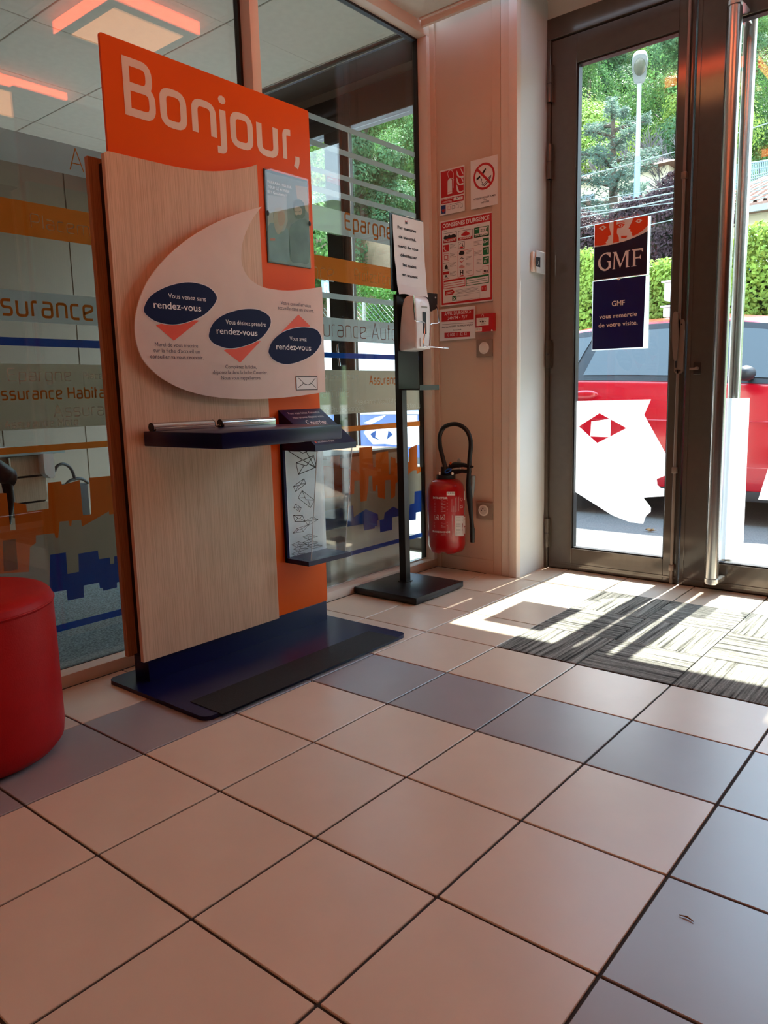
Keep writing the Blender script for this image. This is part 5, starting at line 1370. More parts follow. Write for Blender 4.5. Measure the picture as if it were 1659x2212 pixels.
# pavement canopy over the facade: white boards
cn = empty('canopy', (-1, 3.0, 2.56), 'white boarded canopy edge over the shop front seen through the office window', 'canopy')
M_SOFF = pm('white_soffit', (226, 230, 228), 0.6)
for k in range(8): MB().box((-3.7 + k * 0.7, YD + 0.2, 2.515), (-3.003 + k * 0.7, 3.13, 2.56), M_SOFF, 0.004, 1).build('board', cn)
b = MB(); b.tube([(-3.7, 3.145, 2.53), (1.9, 3.145, 2.53)], 0.015, M_SOFF, 10); b.build('gutter', cn)

# ---------------------------------------------------------------- red car
CZ = ZG
M_CARR = pm('car_red', (178, 8, 30), 0.22, var=0.02, coat=0.8, spec=0.6)
M_CARG = pm('tinted_car_glass', (48, 52, 52), 0.05, spec=0.9, var=0.02)
M_TYRE = pm('tyre_rubber', (24, 24, 25), 0.8)
M_BLKP = pm('black_plastic_trim', (34, 36, 40), 0.5)
def car(name, label, x_off, y_near, paint, flip=1):
    n = empty(name, (x_off, y_near + 0.85, CZ), label, 'car')
    yc = y_near + 0.86
    # stations: x, bottom z, half width mid, half width belt, belt z, half width roof edge, roof edge z, centre z
    ST = [(-2.02, 0.42, 0.60, 0.58, 0.86, 0.50, 0.92, 0.93), (-1.96, 0.30, 0.76, 0.72, 0.94, 0.58, 1.02, 1.03), (-1.80, 0.24, 0.83, 0.78, 1.00, 0.56, 1.22, 1.25),
          (-1.50, 0.20, 0.855, 0.80, 1.01, 0.57, 1.31, 1.35), (-1.00, 0.19, 0.86, 0.81, 1.005, 0.585, 1.375, 1.425), (-0.50, 0.19, 0.86, 0.81, 0.985, 0.595, 1.40, 1.455), (0.0, 0.19, 0.86, 0.81, 0.96, 0.595, 1.395, 1.455),
          (0.35, 0.19, 0.86, 0.81, 0.94, 0.585, 1.345, 1.41), (0.70, 0.19, 0.86, 0.80, 0.92, 0.60, 1.20, 1.27), (1.00, 0.20, 0.855, 0.79, 0.905, 0.66, 1.02, 1.07), (1.20, 0.22, 0.85, 0.77, 0.89, 0.68, 0.93, 0.96),
          (1.60, 0.24, 0.83, 0.74, 0.84, 0.62, 0.875, 0.89), (1.88, 0.30, 0.74, 0.66, 0.76, 0.52, 0.79, 0.80), (1.98, 0.40, 0.58, 0.54, 0.64, 0.44, 0.66, 0.66)]
    def ring(s):
        x, zb, hm, hb, zbelt, hr, zr, zc = s
        zm = zb + (zbelt - zb) * 0.62
        pr = [(hm * 0.80, zb), (hm * 0.965, zb + 0.05), (hm * 0.99, zb + 0.13), (hm, zm), (hm * 0.985, zm + 0.06), (hb + 0.012, zbelt - 0.02), (hb, zbelt), (hr + (hb - hr) * 0.5, (zbelt + zr) / 2 + 0.012), (hr, zr), (hr * 0.72, zr + (zc - zr) * 0.72), (0, zc)]
        return x, pr
    R = [ring(s) for s in ST]
    m = bmesh.new(); rows = []
    for x, pr in R:
        row = [m.verts.new((x_off + x * flip, yc - h, CZ + z)) for h, z in pr] + [m.verts.new((x_off + x * flip, yc + h, CZ + z)) for h, z in reversed(pr[:-1])]
        rows.append(row)
    for a, c in zip(rows, rows[1:]):
        for k in range(len(a) - 1): m.faces.new([a[k], a[k + 1], c[k + 1], c[k]])
        m.faces.new([a[-1], a[0], c[0], c[-1]])
    m.faces.new(rows[0]); m.faces.new(list(reversed(rows[-1])))
    bmesh.ops.recalc_face_normals(m, faces=m.faces[:])
    MB().bm(m, paint).build('body', n, 45)
    # side surface sampler between belt and roof edge
    def side(x, t, sgn, out=0.006):
        for (xa, pa), (xb_, pb) in zip(R, R[1:]):
            if xa <= x <= xb_:
                f = (x - xa) / (xb_ - xa)
                P_ = [(pa[i][0] + (pb[i][0] - pa[i][0]) * f, pa[i][1] + (pb[i][1] - pa[i][1]) * f) for i in (6, 7, 8)]
                if t < 0.5: h = P_[0][0] + (P_[1][0] - P_[0][0]) * t * 2; z = P_[0][1] + (P_[1][1] - P_[0][1]) * t * 2
                else: h = P_[1][0] + (P_[2][0] - P_[1][0]) * (t - .5) * 2; z = P_[1][1] + (P_[2][1] - P_[1][1]) * (t - .5) * 2
                return Vector((x_off + x * flip, yc - sgn * (h + out), CZ + z + out * 0.5))
    def panel(b, x0b, x1b, x0t, x1t, t0, t1, sgn, mat, out, nx=10, nz=5):
        vs = []; fs = []
        for j in range(nz + 1):
            s_ = j / nz; t = t0 + (t1 - t0) * s_
            for i in range(nx + 1):
                f = i / nx; x = (x0b + (x0t - x0b) * s_) * (1 - f) + (x1b + (x1t - x1b) * s_) * f
                vs.append(side(x, t, sgn, out))
        for j in range(nz):
            for i in range(nx):
                a = j * (nx + 1) + i; fs.append([a, a + 1, a + nx + 2, a + nx + 1])
        b.add(vs, fs, mat)
    for sgn in (1, -1):
        b = MB(); panel(b, -1.60, 0.98, -1.42, 0.42, 0.0, 0.97, sgn, M_BLKP, 0.004, 24); b.build('window_surround', n, 60)
        b = MB(); panel(b, -0.865, 0.78, -0.77, 0.36, 0.09, 0.86, sgn, M_CARG, 0.009, 16); b.build('side_window', n, 60)
        b = MB(); panel(b, -1.48, -0.96, -1.30, -0.86, 0.09, 0.84, sgn, M_CARG, 0.009, 6); b.build('side_window', n, 60)
        yy = yc - sgn * 0.865
        b = MB(); b.ball((x_off - 0.82 * flip, yy, CZ + 0.895), (0.105, 0.02, 0.034), paint, 16); b.build('door_handle', n, 60)
        b = MB(); mx = x_off + 0.30 * flip; b.ball((mx, yc - sgn * 0.93, CZ + 1.01), (0.06, 0.085, 0.05), M_BLKP, 14); b.box((mx - 0.02, yc - sgn * 0.90, CZ + 0.97), (mx + 0.02, yc - sgn * 0.80, CZ + 1.0), M_BLKP, 0.004); b.build('wing_mirror', n, 60)
        b = MB(); b.box((x_off - 1.1, yc - sgn * 0.845, CZ + 0.17), (x_off + 0.85, yc - sgn * 0.80, CZ + 0.24), M_BLKP, 0.008); b.build('sill', n)
        b = MB()
        for px__ in (-0.92, 0.86): b.tube([side(px__, 0.0, sgn, 0.002), (x_off + (px__ + 0.02) * flip, yc - sgn * 0.864, CZ + 0.72), (x_off + px__ * flip, yc - sgn * 0.852, CZ + 0.30)], 0.003, M_BLKP, 6)
        b.tube([(x_off - 0.95 * flip, yc - sgn * 0.8655, CZ + 0.72), (x_off + 0.86 * flip, yc - sgn * 0.8655, CZ + 0.69)], 0.004, paint, 6)
        b.build('door_seam', n)
        for xw in (-1.38, 1.22):
            cx_, cyw = x_off + xw * flip, yc - sgn * 0.76
            b = MB()
            prof = [(0.20, -0.085), (0.29, -0.09), (0.31, -0.07), (0.312, 0.07), (0.29, 0.09), (0.20, 0.085)]
            vs = []; fs = []; N_ = 28
            for j, (r, o_) in enumerate(prof):
                for k in range(N_): vs.append((cx_ + r * math.cos(2 * math.pi * k / N_), cyw + o_, CZ + 0.312 + r * math.sin(2 * math.pi * k / N_)))
            for j in range(5):
                for k in range(N_): fs.append([j * N_ + k, j * N_ + (k + 1) % N_, (j + 1) * N_ + (k + 1) % N_, (j + 1) * N_ + k])
            b.add(vs, fs, M_TYRE); w__ = b.build('wheel', n, 50)
            b = MB(); b.cyl((cx_, cyw - sgn * 0.05, CZ + 0.312), (cx_, cyw - sgn * 0.075, CZ + 0.312), 0.205, M_BLKP, 24)
            for k in range(5):
                an = k * 2 * math.pi / 5 + 0.3; b.tube([(cx_, cyw - sgn * 0.085, CZ + 0.312), (cx_ + 0.19 * math.cos(an), cyw - sgn * 0.08, CZ + 0.312 + 0.19 * math.sin(an))], [0.03, 0.02], M_STEEL, 8)
            b.build('wheel_rim', w__)
    # windscreen, rear window, lamps
    def across(xs, wf, zoff, mat, nm):
        vs = []; fs = []
        for x in xs:
            for (xa, pa), (xb_, pb) in zip(R, R[1:]):
                if xa <= x <= xb_:
                    f = (x - xa) / (xb_ - xa); h8 = pa[8][0] + (pb[8][0] - pa[8][0]) * f; z8 = pa[8][1] + (pb[8][1] - pa[8][1]) * f; h9 = pa[9][0] + (pb[9][0] - pa[9][0]) * f; z9 = pa[9][1] + (pb[9][1] - pa[9][1]) * f; z10 = pa[10][1] + (pb[10][1] - pa[10][1]) * f
                    break
            for s_, h, z in ((-1, h8 * wf, z8), (-1, h9, z9), (0, 0, z10), (1, h9, z9), (1, h8 * wf, z8)): vs.append((x_off + x * flip, yc + s_ * h, CZ + z + zoff))
        for j in range(len(xs) - 1):
            for k in range(4): fs.append([j * 5 + k, j * 5 + k + 1, (j + 1) * 5 + k + 1, (j + 1) * 5 + k])
        MB().add(vs, fs, mat).build(nm, n, 60)
    across((0.42, 0.6, 0.8, 1.0, 1.12), 0.95, 0.008, M_CARG, 'windscreen'); across((-1.93, -1.85, -1.75, -1.62), 0.9, 0.008, M_CARG, 'rear_window')
    for sgn in (1, -1):
        b = MB(); b.ball((x_off + 1.86 * flip, yc - sgn * 0.58, CZ + 0.68), (0.10, 0.12, 0.05), pm('headlamp', (220, 226, 230), 0.1), 12); b.build('headlamp', n, 60)
        b = MB(); b.ball((x_off - 1.93 * flip, yc - sgn * 0.62, CZ + 0.84), (0.05, 0.09, 0.10), M_RED, 12); b.build('tail_lamp', n, 60)
    return n
car('red_car', 'bright red hatchback parked right outside the glass doors', 0.0, 4.64, M_CARR)

# ---------------------------------------------------------------- leaves
def leafmat(name, rgb, var=0.45, tr=0.35):
    return pm(name, rgb, 0.6, var=var, scale=1.7, trans=tr, spec=0.25, inst=0.18)
L_HEDGE = leafmat('hedge_leaf', (140, 168, 70), 0.5)
L_GREEN = leafmat('leaf_green', (88, 124, 66)); L_LIGHT = leafmat('leaf_light', (126, 152, 72)); L_DARK = leafmat('leaf_dark', (70, 102, 66)); L_CEDAR = leafmat('cedar_needle', (106, 128, 114)); L_GREY = leafmat('bare_twig', (108, 104, 104), 0.3, 0.1); L_PLUM = leafmat('plum_leaf', (72, 54, 58)); L_THUJA = leafmat('thuja_green', (74, 124, 46))
M_BARK = pm('bark', (84, 72, 60), 0.9, var=0.3, bump=0.5)
def card_leaf(vs, fs, p, n_, s, asp=0.55):
    u = n_.orthogonal().normalized(); w = n_.cross(u)
    a = random.uniform(0, 6.283); u2 = u * math.cos(a) + w * math.sin(a); w2 = n_.cross(u2)
    k = len(vs)
    vs += [p - u2 * s, p + w2 * s * asp - n_ * s * 0.15, p + u2 * s, p - w2 * s * asp - n_ * s * 0.15]
    fs.append([k, k + 1, k + 2, k + 3])
def rv():
    while True:
        v = Vector((random.uniform(-1, 1), random.uniform(-1, 1), random.uniform(-1, 1)))
        if 0.05 < v.length < 1: return v
def crown_mesh(kind, H=6.0, W=4.5, n=5000, leaf=0.13, mat=None):
    vs = []; fs = []
    blobs = []
    if kind == 'round':
        for k in range(22):
            a = random.uniform(0, 6.283); h = random.uniform(0.25, 0.95); rr = W * 0.36 * math.sin(math.pi * min(0.97, h * 0.85 + 0.12)) * random.uniform(0.5, 1)
            blobs.append((Vector((rr * math.cos(a), rr * math.sin(a), H * h)), W * random.uniform(0.13, 0.22)))
    elif kind == 'cone':
        for k in range(30):
            h = random.random() ** 1.2; rr = W * 0.45 * (1 - h) * random.uniform(0.3, 1); a = random.uniform(0, 6.283)
            blobs.append((Vector((rr * math.cos(a), rr * math.sin(a), H * (0.08 + 0.88 * h))), W * 0.14 * (1.2 - h)))
    elif kind == 'tall':
        for k in range(22):
            h = random.uniform(0.2, 0.96); rr = W * 0.25 * random.uniform(0, 1); a = random.uniform(0, 6.283)
            blobs.append((Vector((rr * math.cos(a), rr * math.sin(a), H * h)), W * random.uniform(0.12, 0.2)))
    for i in range(n):
        c, r = random.choice(blobs); d = rv().normalized()
        p = c + Vector((d.x, d.y, d.z * 0.85)) * r * random.uniform(0.65, 1.08)
        card_leaf(vs, fs, p, (d + rv() * 0.7 + Vector((0, 0, 0.25))).normalized(), leaf * random.uniform(0.6, 1.3))
    return MB().add(vs, fs, mat)
def make_tree(kind, H, W, n, leaf, mat, label, cat='tree', group='trees on the wooded hillside'):
    t = empty('hillside_tree', (0, 0, 0), label, cat, group)
    b = MB(); b.tube([(0, 0, -0.5), (0.05, 0, H * 0.3), (-0.05, 0.05, H * 0.65), (0, 0, H * 0.85)], [0.16, 0.12, 0.07, 0.02], M_BARK, 8)
    for k in range(5):
        a = k * 1.3; b.tube([(0, 0, H * (0.3 + 0.08 * k)), (W * 0.25 * math.cos(a), W * 0.25 * math.sin(a), H * (0.45 + 0.08 * k))], [0.06, 0.02], M_BARK, 6)
    b.build('trunk', t); crown_mesh(kind, H, W, n, leaf, mat).build('crown', t, 0)
    return t
# hill
def hz(x, y):
    d = y * 0.90 + (abs(x - 2) - 2) * 0.42
    az = math.degrees(math.atan2(1.6 - x, y + 0.7))
    k = max(min(1, max(0, (az - 5) / 6)), min(1, max(0, (-az - 10) / 8)))           # unseen hill shaped open beyond the right door leaf to admit sky light
    return ZG + k * (max(0, d - 17.5) * (0.60 if az > 0 else 0.34) + 0.5 * math.sin(x * 0.3) * min(1, max(0, (d - 17) / 6)))
vs = []; fs = []; NX, NY = 56, 40
for j in range(NY + 1):
    for i in range(NX + 1):
        x = -75 + 140 * i / NX; y = 11.0 + 62 * j / NY
        vs.append((x, y, hz(x, y) - 0.02))
for j in range(NY):
    for i in range(NX): a = j * (NX + 1) + i; fs.append([a, a + 1, a + NX + 2, a + NX + 1])
M_HILL = pm('hill_soil', (74, 92, 52), 0.95, var=0.5, scale=0.5, bump=0.5)
MB().add(vs, fs, M_HILL).build('hillside', gr, 60)
TL = 'tree of the dense green wood covering the hillside outside'
protos = [make_tree('round', 6.5, 5.2, 32000, 0.05, L_GREEN, 'rounded mid green ' + TL), make_tree('round', 5.5, 5.0, 30000, 0.05, L_LIGHT, 'light yellow green ' + TL), make_tree('tall', 8.0, 4.4, 32000, 0.05, L_DARK, 'tall dark green ' + TL), make_tree('cone', 8.0, 4.6, 32000, 0.05, L_DARK, 'cone shaped dark ' + TL), make_tree('round', 5.0, 4.6, 27000, 0.05, L_GREEN, 'low mid green ' + TL)]
used = [False] * 5; cnt = 0
rng = random.Random(11)
for d in [19 + 2.6 * k for k in range(13)]:
    s_ = -52
    while s_ < 26:
        s_ += rng.uniform(2.7, 4.0) * (1 + (d - 19) * 0.012)
        # (d along the slope direction, s_ across it)
        x = s_ * 0.906 - d * 0.42 + rng.uniform(-.8, .8); y = s_ * 0.42 + d * 0.906 + rng.uniform(-.8, .8)
        if y < 13.5: continue
        az = math.degrees(math.atan2(-(x - 1.6), y + 0.7))
        if az < 10.5 or az > 64: continue
        if -13.0 < x < -0.5 and y < 21.5: continue
        cnt += 1
        if cnt > 290: break
        k = rng.choice([0, 0, 1, 1, 2, 3, 4])
        o = protos[k] if not used[k] else copy_tree(protos[k]); used[k] = True
        sc = rng.uniform(0.8, 1.15)
        o.location = (x, y, hz(x, y) - 0.2); o.rotation_euler = (0, 0, rng.uniform(0, 6.28)); o.scale = (sc, sc, sc * rng.uniform(0.9, 1.15))
for k in range(5):
    if not used[k]: protos[k].location = (-12 + k, 30, hz(-12 + k, 30))
# cedar with layered boughs
cb = Vector((on_y(1318, 520, 17.0).x, 17.0, 0)); cb.z = hz(cb.x, cb.y)
ztop = on_y(1318, 218, 17.0).z
t = empty('cedar_tree', cb, 'grey green cedar with layered boughs beside the street lamp', 'tree')
Hc = ztop - cb.z; b = MB(); vs = []; fs = []
b.tube([(cb.x, cb.y, cb.z - 0.3), (cb.x + 0.1, cb.y, cb.z + Hc * 0.5), (cb.x, cb.y, cb.z + Hc)], [0.22, 0.15, 0.03], M_BARK, 10)
for k in range(46):
    h = 0.16 + 0.82 * (k / 46); a = k * 2.4; L_ = (1 - h) * 3.5 + 0.45; L_ *= random.uniform(0.75, 1.15)
    p0 = Vector((cb.x, cb.y, cb.z + Hc * h)); dv = Vector((math.cos(a), math.sin(a), 0.22)); p1 = p0 + dv * L_
    b.tube([p0, p0 + dv * L_ * 0.6, p1 + Vector((0, 0, -0.1))], [0.05, 0.03, 0.008], M_BARK, 6)
    for i in range(int(900 * L_ / 1.8)):
        t_ = random.uniform(0.2, 1.05); side_ = random.uniform(-1, 1) * (0.75 * L_ * 0.38)
        q = p0 + dv * L_ * t_ + Vector((-math.sin(a), math.cos(a), 0)) * side_ * (1.15 - t_ * 0.6) + Vector((0, 0, random.uniform(-0.14, 0.1)))
        card_leaf(vs, fs, q, (Vector((0, 0, 1)) + rv() * 0.8).normalized(), random.uniform(0.03, 0.07), 0.3)
b.build('trunk', t); MB().add(vs, fs, L_CEDAR).build('boughs', t, 0)
# bare grey tree behind the lamp
gb = Vector((on_y(1425, 400, 21.0).x, 21.0, 0)); gb.z = hz(gb.x, gb.y); gt = on_y(1420, 130, 21.0).z
t = empty('bare_grey_tree', gb, 'grey leafless tree standing behind the street lamp', 'tree')
b = MB()
def twig(p, d, L_, r, lv):
    q = p + d * L_; b.tube([p, p.lerp(q, .5) + rv() * L_ * 0.07, q], [r, r * .8, r * .6], L_GREY, 4, caps=False)
    if lv:
        for k in range(4 if lv > 1 else 5): twig(p.lerp(q, random.uniform(.45, 1)), (d + rv() * 0.85 + Vector((0, 0, .10))).normalized(), L_ * random.uniform(.55, .75), r * .66, lv - 1)
for k in range(3): twig(gb + Vector((k * .5 - .5, 0, -0.2)), (Vector((k * .2 - .2, 0, 1))).normalized(), (gt - gb.z) * 0.34, 0.075, 5)
b.build('branches', t)
# plum coloured shrub and hedge
def bush(name, label, cat, x0, x1, y0, y1, z0, z1, n, leaf, mat, group=None, wave=0.12):
    vs = []; fs = []
    ph = random.uniform(0, 6)
    for i in range(n):
        x = random.uniform(x0, x1); s_ = random.random()
        top = z1 + wave * (math.sin(x * 3.1 + ph) + 0.6 * math.sin(x * 7.3 + ph * 2)) 
        if s_ < 0.62: p = Vector((x, y0 + random.uniform(-0.04, 0.12) + 0.10 * math.sin(x * 4 + ph) * math.sin(i), z0 + (top - z0) * random.random())); nn = Vector((0, -1, 0.35))
        else: p = Vector((x, random.uniform(y0, y1), top + random.uniform(-0.14, 0.05))); nn = Vector((0, -0.3, 1))
        card_leaf(vs, fs, p, (nn + rv() * 0.9).normalized(), leaf * random.uniform(.6, 1.35))
    t = empty(name, ((x0 + x1) / 2, (y0 + y1) / 2, z0), label, cat, group)
    MB().add(vs, fs, mat).build('foliage', t, 0)
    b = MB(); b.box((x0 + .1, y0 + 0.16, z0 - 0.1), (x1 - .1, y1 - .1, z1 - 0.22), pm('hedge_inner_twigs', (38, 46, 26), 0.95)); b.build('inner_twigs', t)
    for k in range(5):
        xx = x0 + (x1 - x0) * (k + .5) / 5; b = MB(); b.tube([(xx, (y0 + y1) / 2, z0 - .15), (xx, (y0 + y1) / 2, z0 + 0.6)], 0.03, M_BARK, 6); b.build('stem', t)
    return t
zh = on_y(1240, 590, 7.8).z
bush('clipped_hedge', 'bright yellow green hedge behind the red car', 'hedge', -3.6, 1.6, 7.5, 8.6, ZG, zh, 80000, 0.026, L_HEDGE)
q = on_y(1330, 520, 12.0)
bush('plum_shrub', 'dark plum leaved shrub above the hedge', 'shrub', q.x - 1.9, q.x + 1.7, 11.6, 13.0, ZG, on_y(1330, 455, 12).z, 50000, 0.030, L_PLUM, None, 0.22)
q = on_y(815, 640, 9.0)
bush('thuja_hedge', 'fresh green clipped thuja behind the chain link fence', 'hedge', q.x - 0.45, q.x + 1.6, 9.0, 10.0, ZG, on_y(810, 618, 9).z - 0.05, 26000, 0.022, L_THUJA, None, 0.08)
# ---------------------------------------------------------------- street lamp
YL = 13.5
lt = on_y(1381, 185, YL); lb = Vector((lt.x, YL, 0))
ld = Vector((CAM.x - lt.x, CAM.y - YL, 0)).normalized()
n = empty('street_lamp', (lb.x, YL, ZG), 'tall pale blue street lamp in front of the cedar', 'lamp')
M_POLE = pm('pale_blue_pole', (128, 154, 170), 0.4, 0.3)
b = MB(); b.tube([(lb.x, YL, ZG), (lb.x, YL, 2.5), (lt.x, YL, lt.z - 1.2)], [0.085, 0.07, 0.05], M_POLE, 14); b.build('pole', n, 60)
b = MB(); b.tube([(lt.x, YL, lt.z - 1.2), (lt.x, YL, lt.z - 0.3), tuple(Vector((lt.x, YL, lt.z)) + ld * 0.12)], [0.042, 0.038, 0.038], pm('lamp_arm_grey', (150, 152, 150), 0.4), 12); b.build('arm', n, 60)
hc = Vector((lt.x, YL, lt.z + 0.16)) + ld * 0.36
tilt = Matrix.Rotation(math.atan2(ld.x, -ld.y), 4, 'Z') @ Matrix.Rotation(math.radians(-24), 4, 'X')
b = MB(); m = bmesh.new(); bmesh.ops.create_uvsphere(m, u_segments=20, v_segments=12, radius=1)
for v in m.verts:
    c = v.co.copy(); sq = lambda t: math.copysign(abs(t) ** 0.62, t); c = Vector((sq(c.x), sq(c.y), c.z)); c = Vector((c.x * 0.125 * (1.0 + 0.12 * c.y * -1), c.y * 0.34, max(c.z, -0.25) * 0.13)); v.co = hc + tilt.to_3x3() @ c
b.bm(m, pm('lamp_shell', (150, 156, 158), 0.35)); b.build('lamp_head', n, 50)
b = MB(); m = bmesh.new(); bmesh.ops.create_uvsphere(m, u_segments=16, v_segments=10, radius=1)
for v in m.verts: v.co = hc + tilt.to_3x3() @ Vector((v.co.x * 0.10, v.co.y * 0.19 - 0.06, min(v.co.z, 0) * 0.08 - 0.03))
b.bm(m, pm('lamp_lens', (96, 98, 86), 0.15)); b.build('lens', n, 60)
# ---------------------------------------------------------------- overhead railway cables
CBL = [((1230, 388, 1460, 330), 0.008), ((1230, 455, 1460, 418), 0.010), ((1230, 475, 1460, 430), 0.010), ((1230, 497, 1460, 452), 0.008), ((1230, 520, 1460, 476), 0.007), ((1230, 462, 1460, 440), 0.006), ((1600, 400, 1659, 392), 0.008), ((1600, 428, 1659, 420), 0.008), ((1230, 440, 1460, 404), 0.006)]
for (u0, v0, u1, v1), r in CBL:
    a = on_y(u0, v0, 11.3); c = on_y(u1, v1, 11.0); d = (c - a)
    pts = [a - d * 1.2 + d * 3.2 * k / 10 + Vector((0, 0, 0.12 * ((k - 5) / 5) ** 2)) for k in range(11)]
    b = MB(); b.tube(pts, r, pm('cable_silver', (140, 150, 148), 0.4), 5); b.build('overhead_cable', None, 60, label='thin silver overhead railway cable crossing in front of the trees', cat='cable', group='overhead railway cables')
# ---------------------------------------------------------------- house on the right
YH = 17.0
hp = lambda u, v: on_y(u, v, YH)
M_HW = pm('house_render', (226, 218, 188), 0.8, var=0.02); M_SHUT = pm('teal_shutter', (14, 84, 96), 0.5); M_ROOF = pm('roof_tile', (150, 116, 100), 0.8, var=0.25, scale=30); M_BLSH = pm('pale_blue_blind', (110, 156, 190), 0.5)
n = empty('yellow_house', (hp(1630, 600).x + 1.5, YH + 3, 1.0), 'cream rendered house with teal shutters seen through the right door pane', 'house')
xl = hp(1560, 520).x; zt = hp(1640, 447).z
MB().box((xl, YH, 0.0), (xl + 3.4, YH + 6, zt), M_HW).build('wall', n)
b = MB(); ro = 0.5
b.add([(xl - ro, YH - ro, zt), (xl + 3.8, YH - ro, zt), (xl + 3.8, YH + 6.4, zt), (xl - ro, YH + 6.4, zt), (xl - ro + 1.6, YH + 3, zt + 1.6), (xl + 2.2, YH + 3, zt + 1.6), (xl - ro, YH - ro, zt - 0.12), (xl + 3.8, YH - ro, zt - 0.12), (xl + 3.8, YH + 6.4, zt - 0.12), (xl - ro, YH + 6.4, zt - 0.12)],
      [[0, 1, 5, 4], [1, 2, 5], [2, 3, 4, 5], [3, 0, 4], [9, 8, 7, 6], [6, 7, 1, 0], [7, 8, 2, 1], [8, 9, 3, 2], [9, 6, 0, 3]], M_ROOF); rf = b.build('roof', n, 0)
b = MB()
for k in range(22): b.tube([(xl - ro + 0.1 + k * 0.19, YH - ro, zt + 0.01), (xl - ro + 1.6 + (k * 0.19) * 0.26, YH + 2.9, zt + 1.56)], 0.05, M_ROOF, 5, caps=False)
b.build('roof_tiles', rf, 60, kind='stuff')
b = MB(); b.box((xl - ro, YH - ro - 0.05, zt - 0.18), (xl + 3.8, YH - ro + 0.02, zt - 0.06), pm('gutter_grey', (150, 150, 148), 0.5)); b.build('gutter', n)
for u0, v0, u1, v1, mt in ((1614, 490, 1648, 527, M_SHUT), (1616, 448, 1642, 463, M_BLSH), (1560, 500, 1580, 535, M_SHUT), (1612, 563, 1640, 590, M_SHUT)):
    a = hp(u0, v1); c = hp(u1, v0)
    f = MB().box((a.x - 0.04, YH - 0.03, a.z - 0.04), (c.x + 0.04, YH + 0.02, c.z + 0.04), M_HW).build('window', n)
    for s_ in (0, 1):
        xm = (a.x + c.x) / 2
        MB().box((a.x if s_ == 0 else xm + 0.006, YH - 0.06, a.z), (xm - 0.006 if s_ == 0 else c.x, YH - 0.03, c.z), mt, 0.005, 1).build('shutter', f)
# terrace railing beside the house
n = empty('hillside_railing', (hp(1640, 380).x, 19.0, hp(1640, 392).z), 'grey metal railing on the terrace above the house roof', 'railing')
a = on_y(1590, 398, 19.0); c = on_y(1690, 384, 19.0); up = Vector((0, 0, 0.42))
for k in range(26): p = a.lerp(c, k / 25); b = MB(); b.tube([p - Vector((0, 0, .4 if k % 8 == 0 else 0)), p + up], 0.012, M_POLE, 5); b.build('baluster', n)
for h in (0, 1):
    b = MB(); b.tube([a + up * h, c + up * h], 0.022, M_POLE, 6); b.build('rail', n)
# second house glimpsed behind the cedar
q = on_y(1315, 425, 20.0)
n = empty('white_house', (q.x, 21.5, hz(q.x, 20)), 'white house half hidden behind the cedar', 'house')
MB().box((q.x - 1.2, 20.0, hz(q.x, 20) - 1), (q.x + 1.6, 23, q.z + 0.5), M_HW).build('wall', n)
b = MB(); zt2 = q.z + 0.5; b.add([(q.x - 1.5, 19.7, zt2), (q.x + 1.9, 19.7, zt2), (q.x + 1.9, 23.3, zt2), (q.x - 1.5, 23.3, zt2), (q.x - 0.3, 21.5, zt2 + .7), (q.x + .7, 21.5, zt2 + .7)], [[0, 1, 5, 4], [1, 2, 5], [2, 3, 4, 5], [3, 0, 4], [3, 2, 1, 0]], M_ROOF); b.build('roof', n, 0)
for dx in (-0.9, 0.4):
    f = MB().box((q.x + dx, 19.96, q.z - 0.45), (q.x + dx + 0.5, 20.02, q.z + 0.15), pm('dim_window', (126, 140, 148), 0.3)).build('window', n)
# white meter boxes in front of the hedge
for u0, v0, u1, v1, lb_ in ((1433, 606, 1475, 650, 'upper streaked white meter box on a post before the hedge'), (1431, 660, 1475, 686, 'lower white meter box on a post before the hedge')):
    a = on_y(u0, v1, 7.1); c = on_y(u1, v0, 7.1)
    n = empty('meter_box', (a.x, 7.2, a.z), lb_, 'box')
    MB().box((a.x, 7.1, a.z), (c.x, 7.3, c.z), M_WHITE, 0.015).build('case', n)
    MB().prism([(7.08, c.z), (7.32, c.z), (7.32, c.z + 0.03), (7.08, c.z + 0.015)], lambda p, z, d: Vector((d, p, z)), a.x - 0.02, c.x + 0.02, M_WHITE).build('lid', n)
    b = MB(); b.box((c.x - 0.08, 7.24, ZG), (c.x - 0.03, 7.29, a.z + 0.02), M_GREYP); b.build('post', n)
# chain link fence, stone wall, white van and bank seen through the office window
a = on_y(770, 690, 8.4)
n = empty('chain_link_fence', (a.x, 8.4, ZG), 'chain link fence before the green thuja', 'fence')
xf0, xf1, zf0, zf1 = a.x - 1.2, a.x + 1.8, 1.55, on_y(800, 652, 8.4).z
b = MB(); stp = 0.085; H_ = zf1 - zf0
k = -int(H_ / stp) - 1
while xf0 + k * stp < xf1:
    for sg in (1, -1):
        x0 = xf0 + k * stp; xa_, xb_ = (x0, x0 + H_) if sg > 0 else (x0 + H_, x0)
        p = Vector((xa_, 8.4 + 0.004 * sg, zf0)); r_ = Vector((xb_, 8.4 + 0.004 * sg, zf1))
        t0, t1 = sorted(((xf0 - xa_) / (xb_ - xa_), (xf1 - xa_) / (xb_ - xa_))); t0 = max(0, t0); t1 = min(1, t1)
        if t1 > t0: b.tube([p.lerp(r_, t0), p.lerp(r_, t1)], 0.0035, pm('fence_wire', (120, 132, 126), 0.5, 0.4), 3, caps=False)
    k += 1
b.build('wire_mesh', n, 0, kind='stuff')
for xx in (xf0, a.x + 0.15, xf1): b = MB(); b.tube([(xx, 8.41, ZG), (xx, 8.41, zf1 + 0.05)], 0.025, M_GREYP, 8); b.build('post', n)
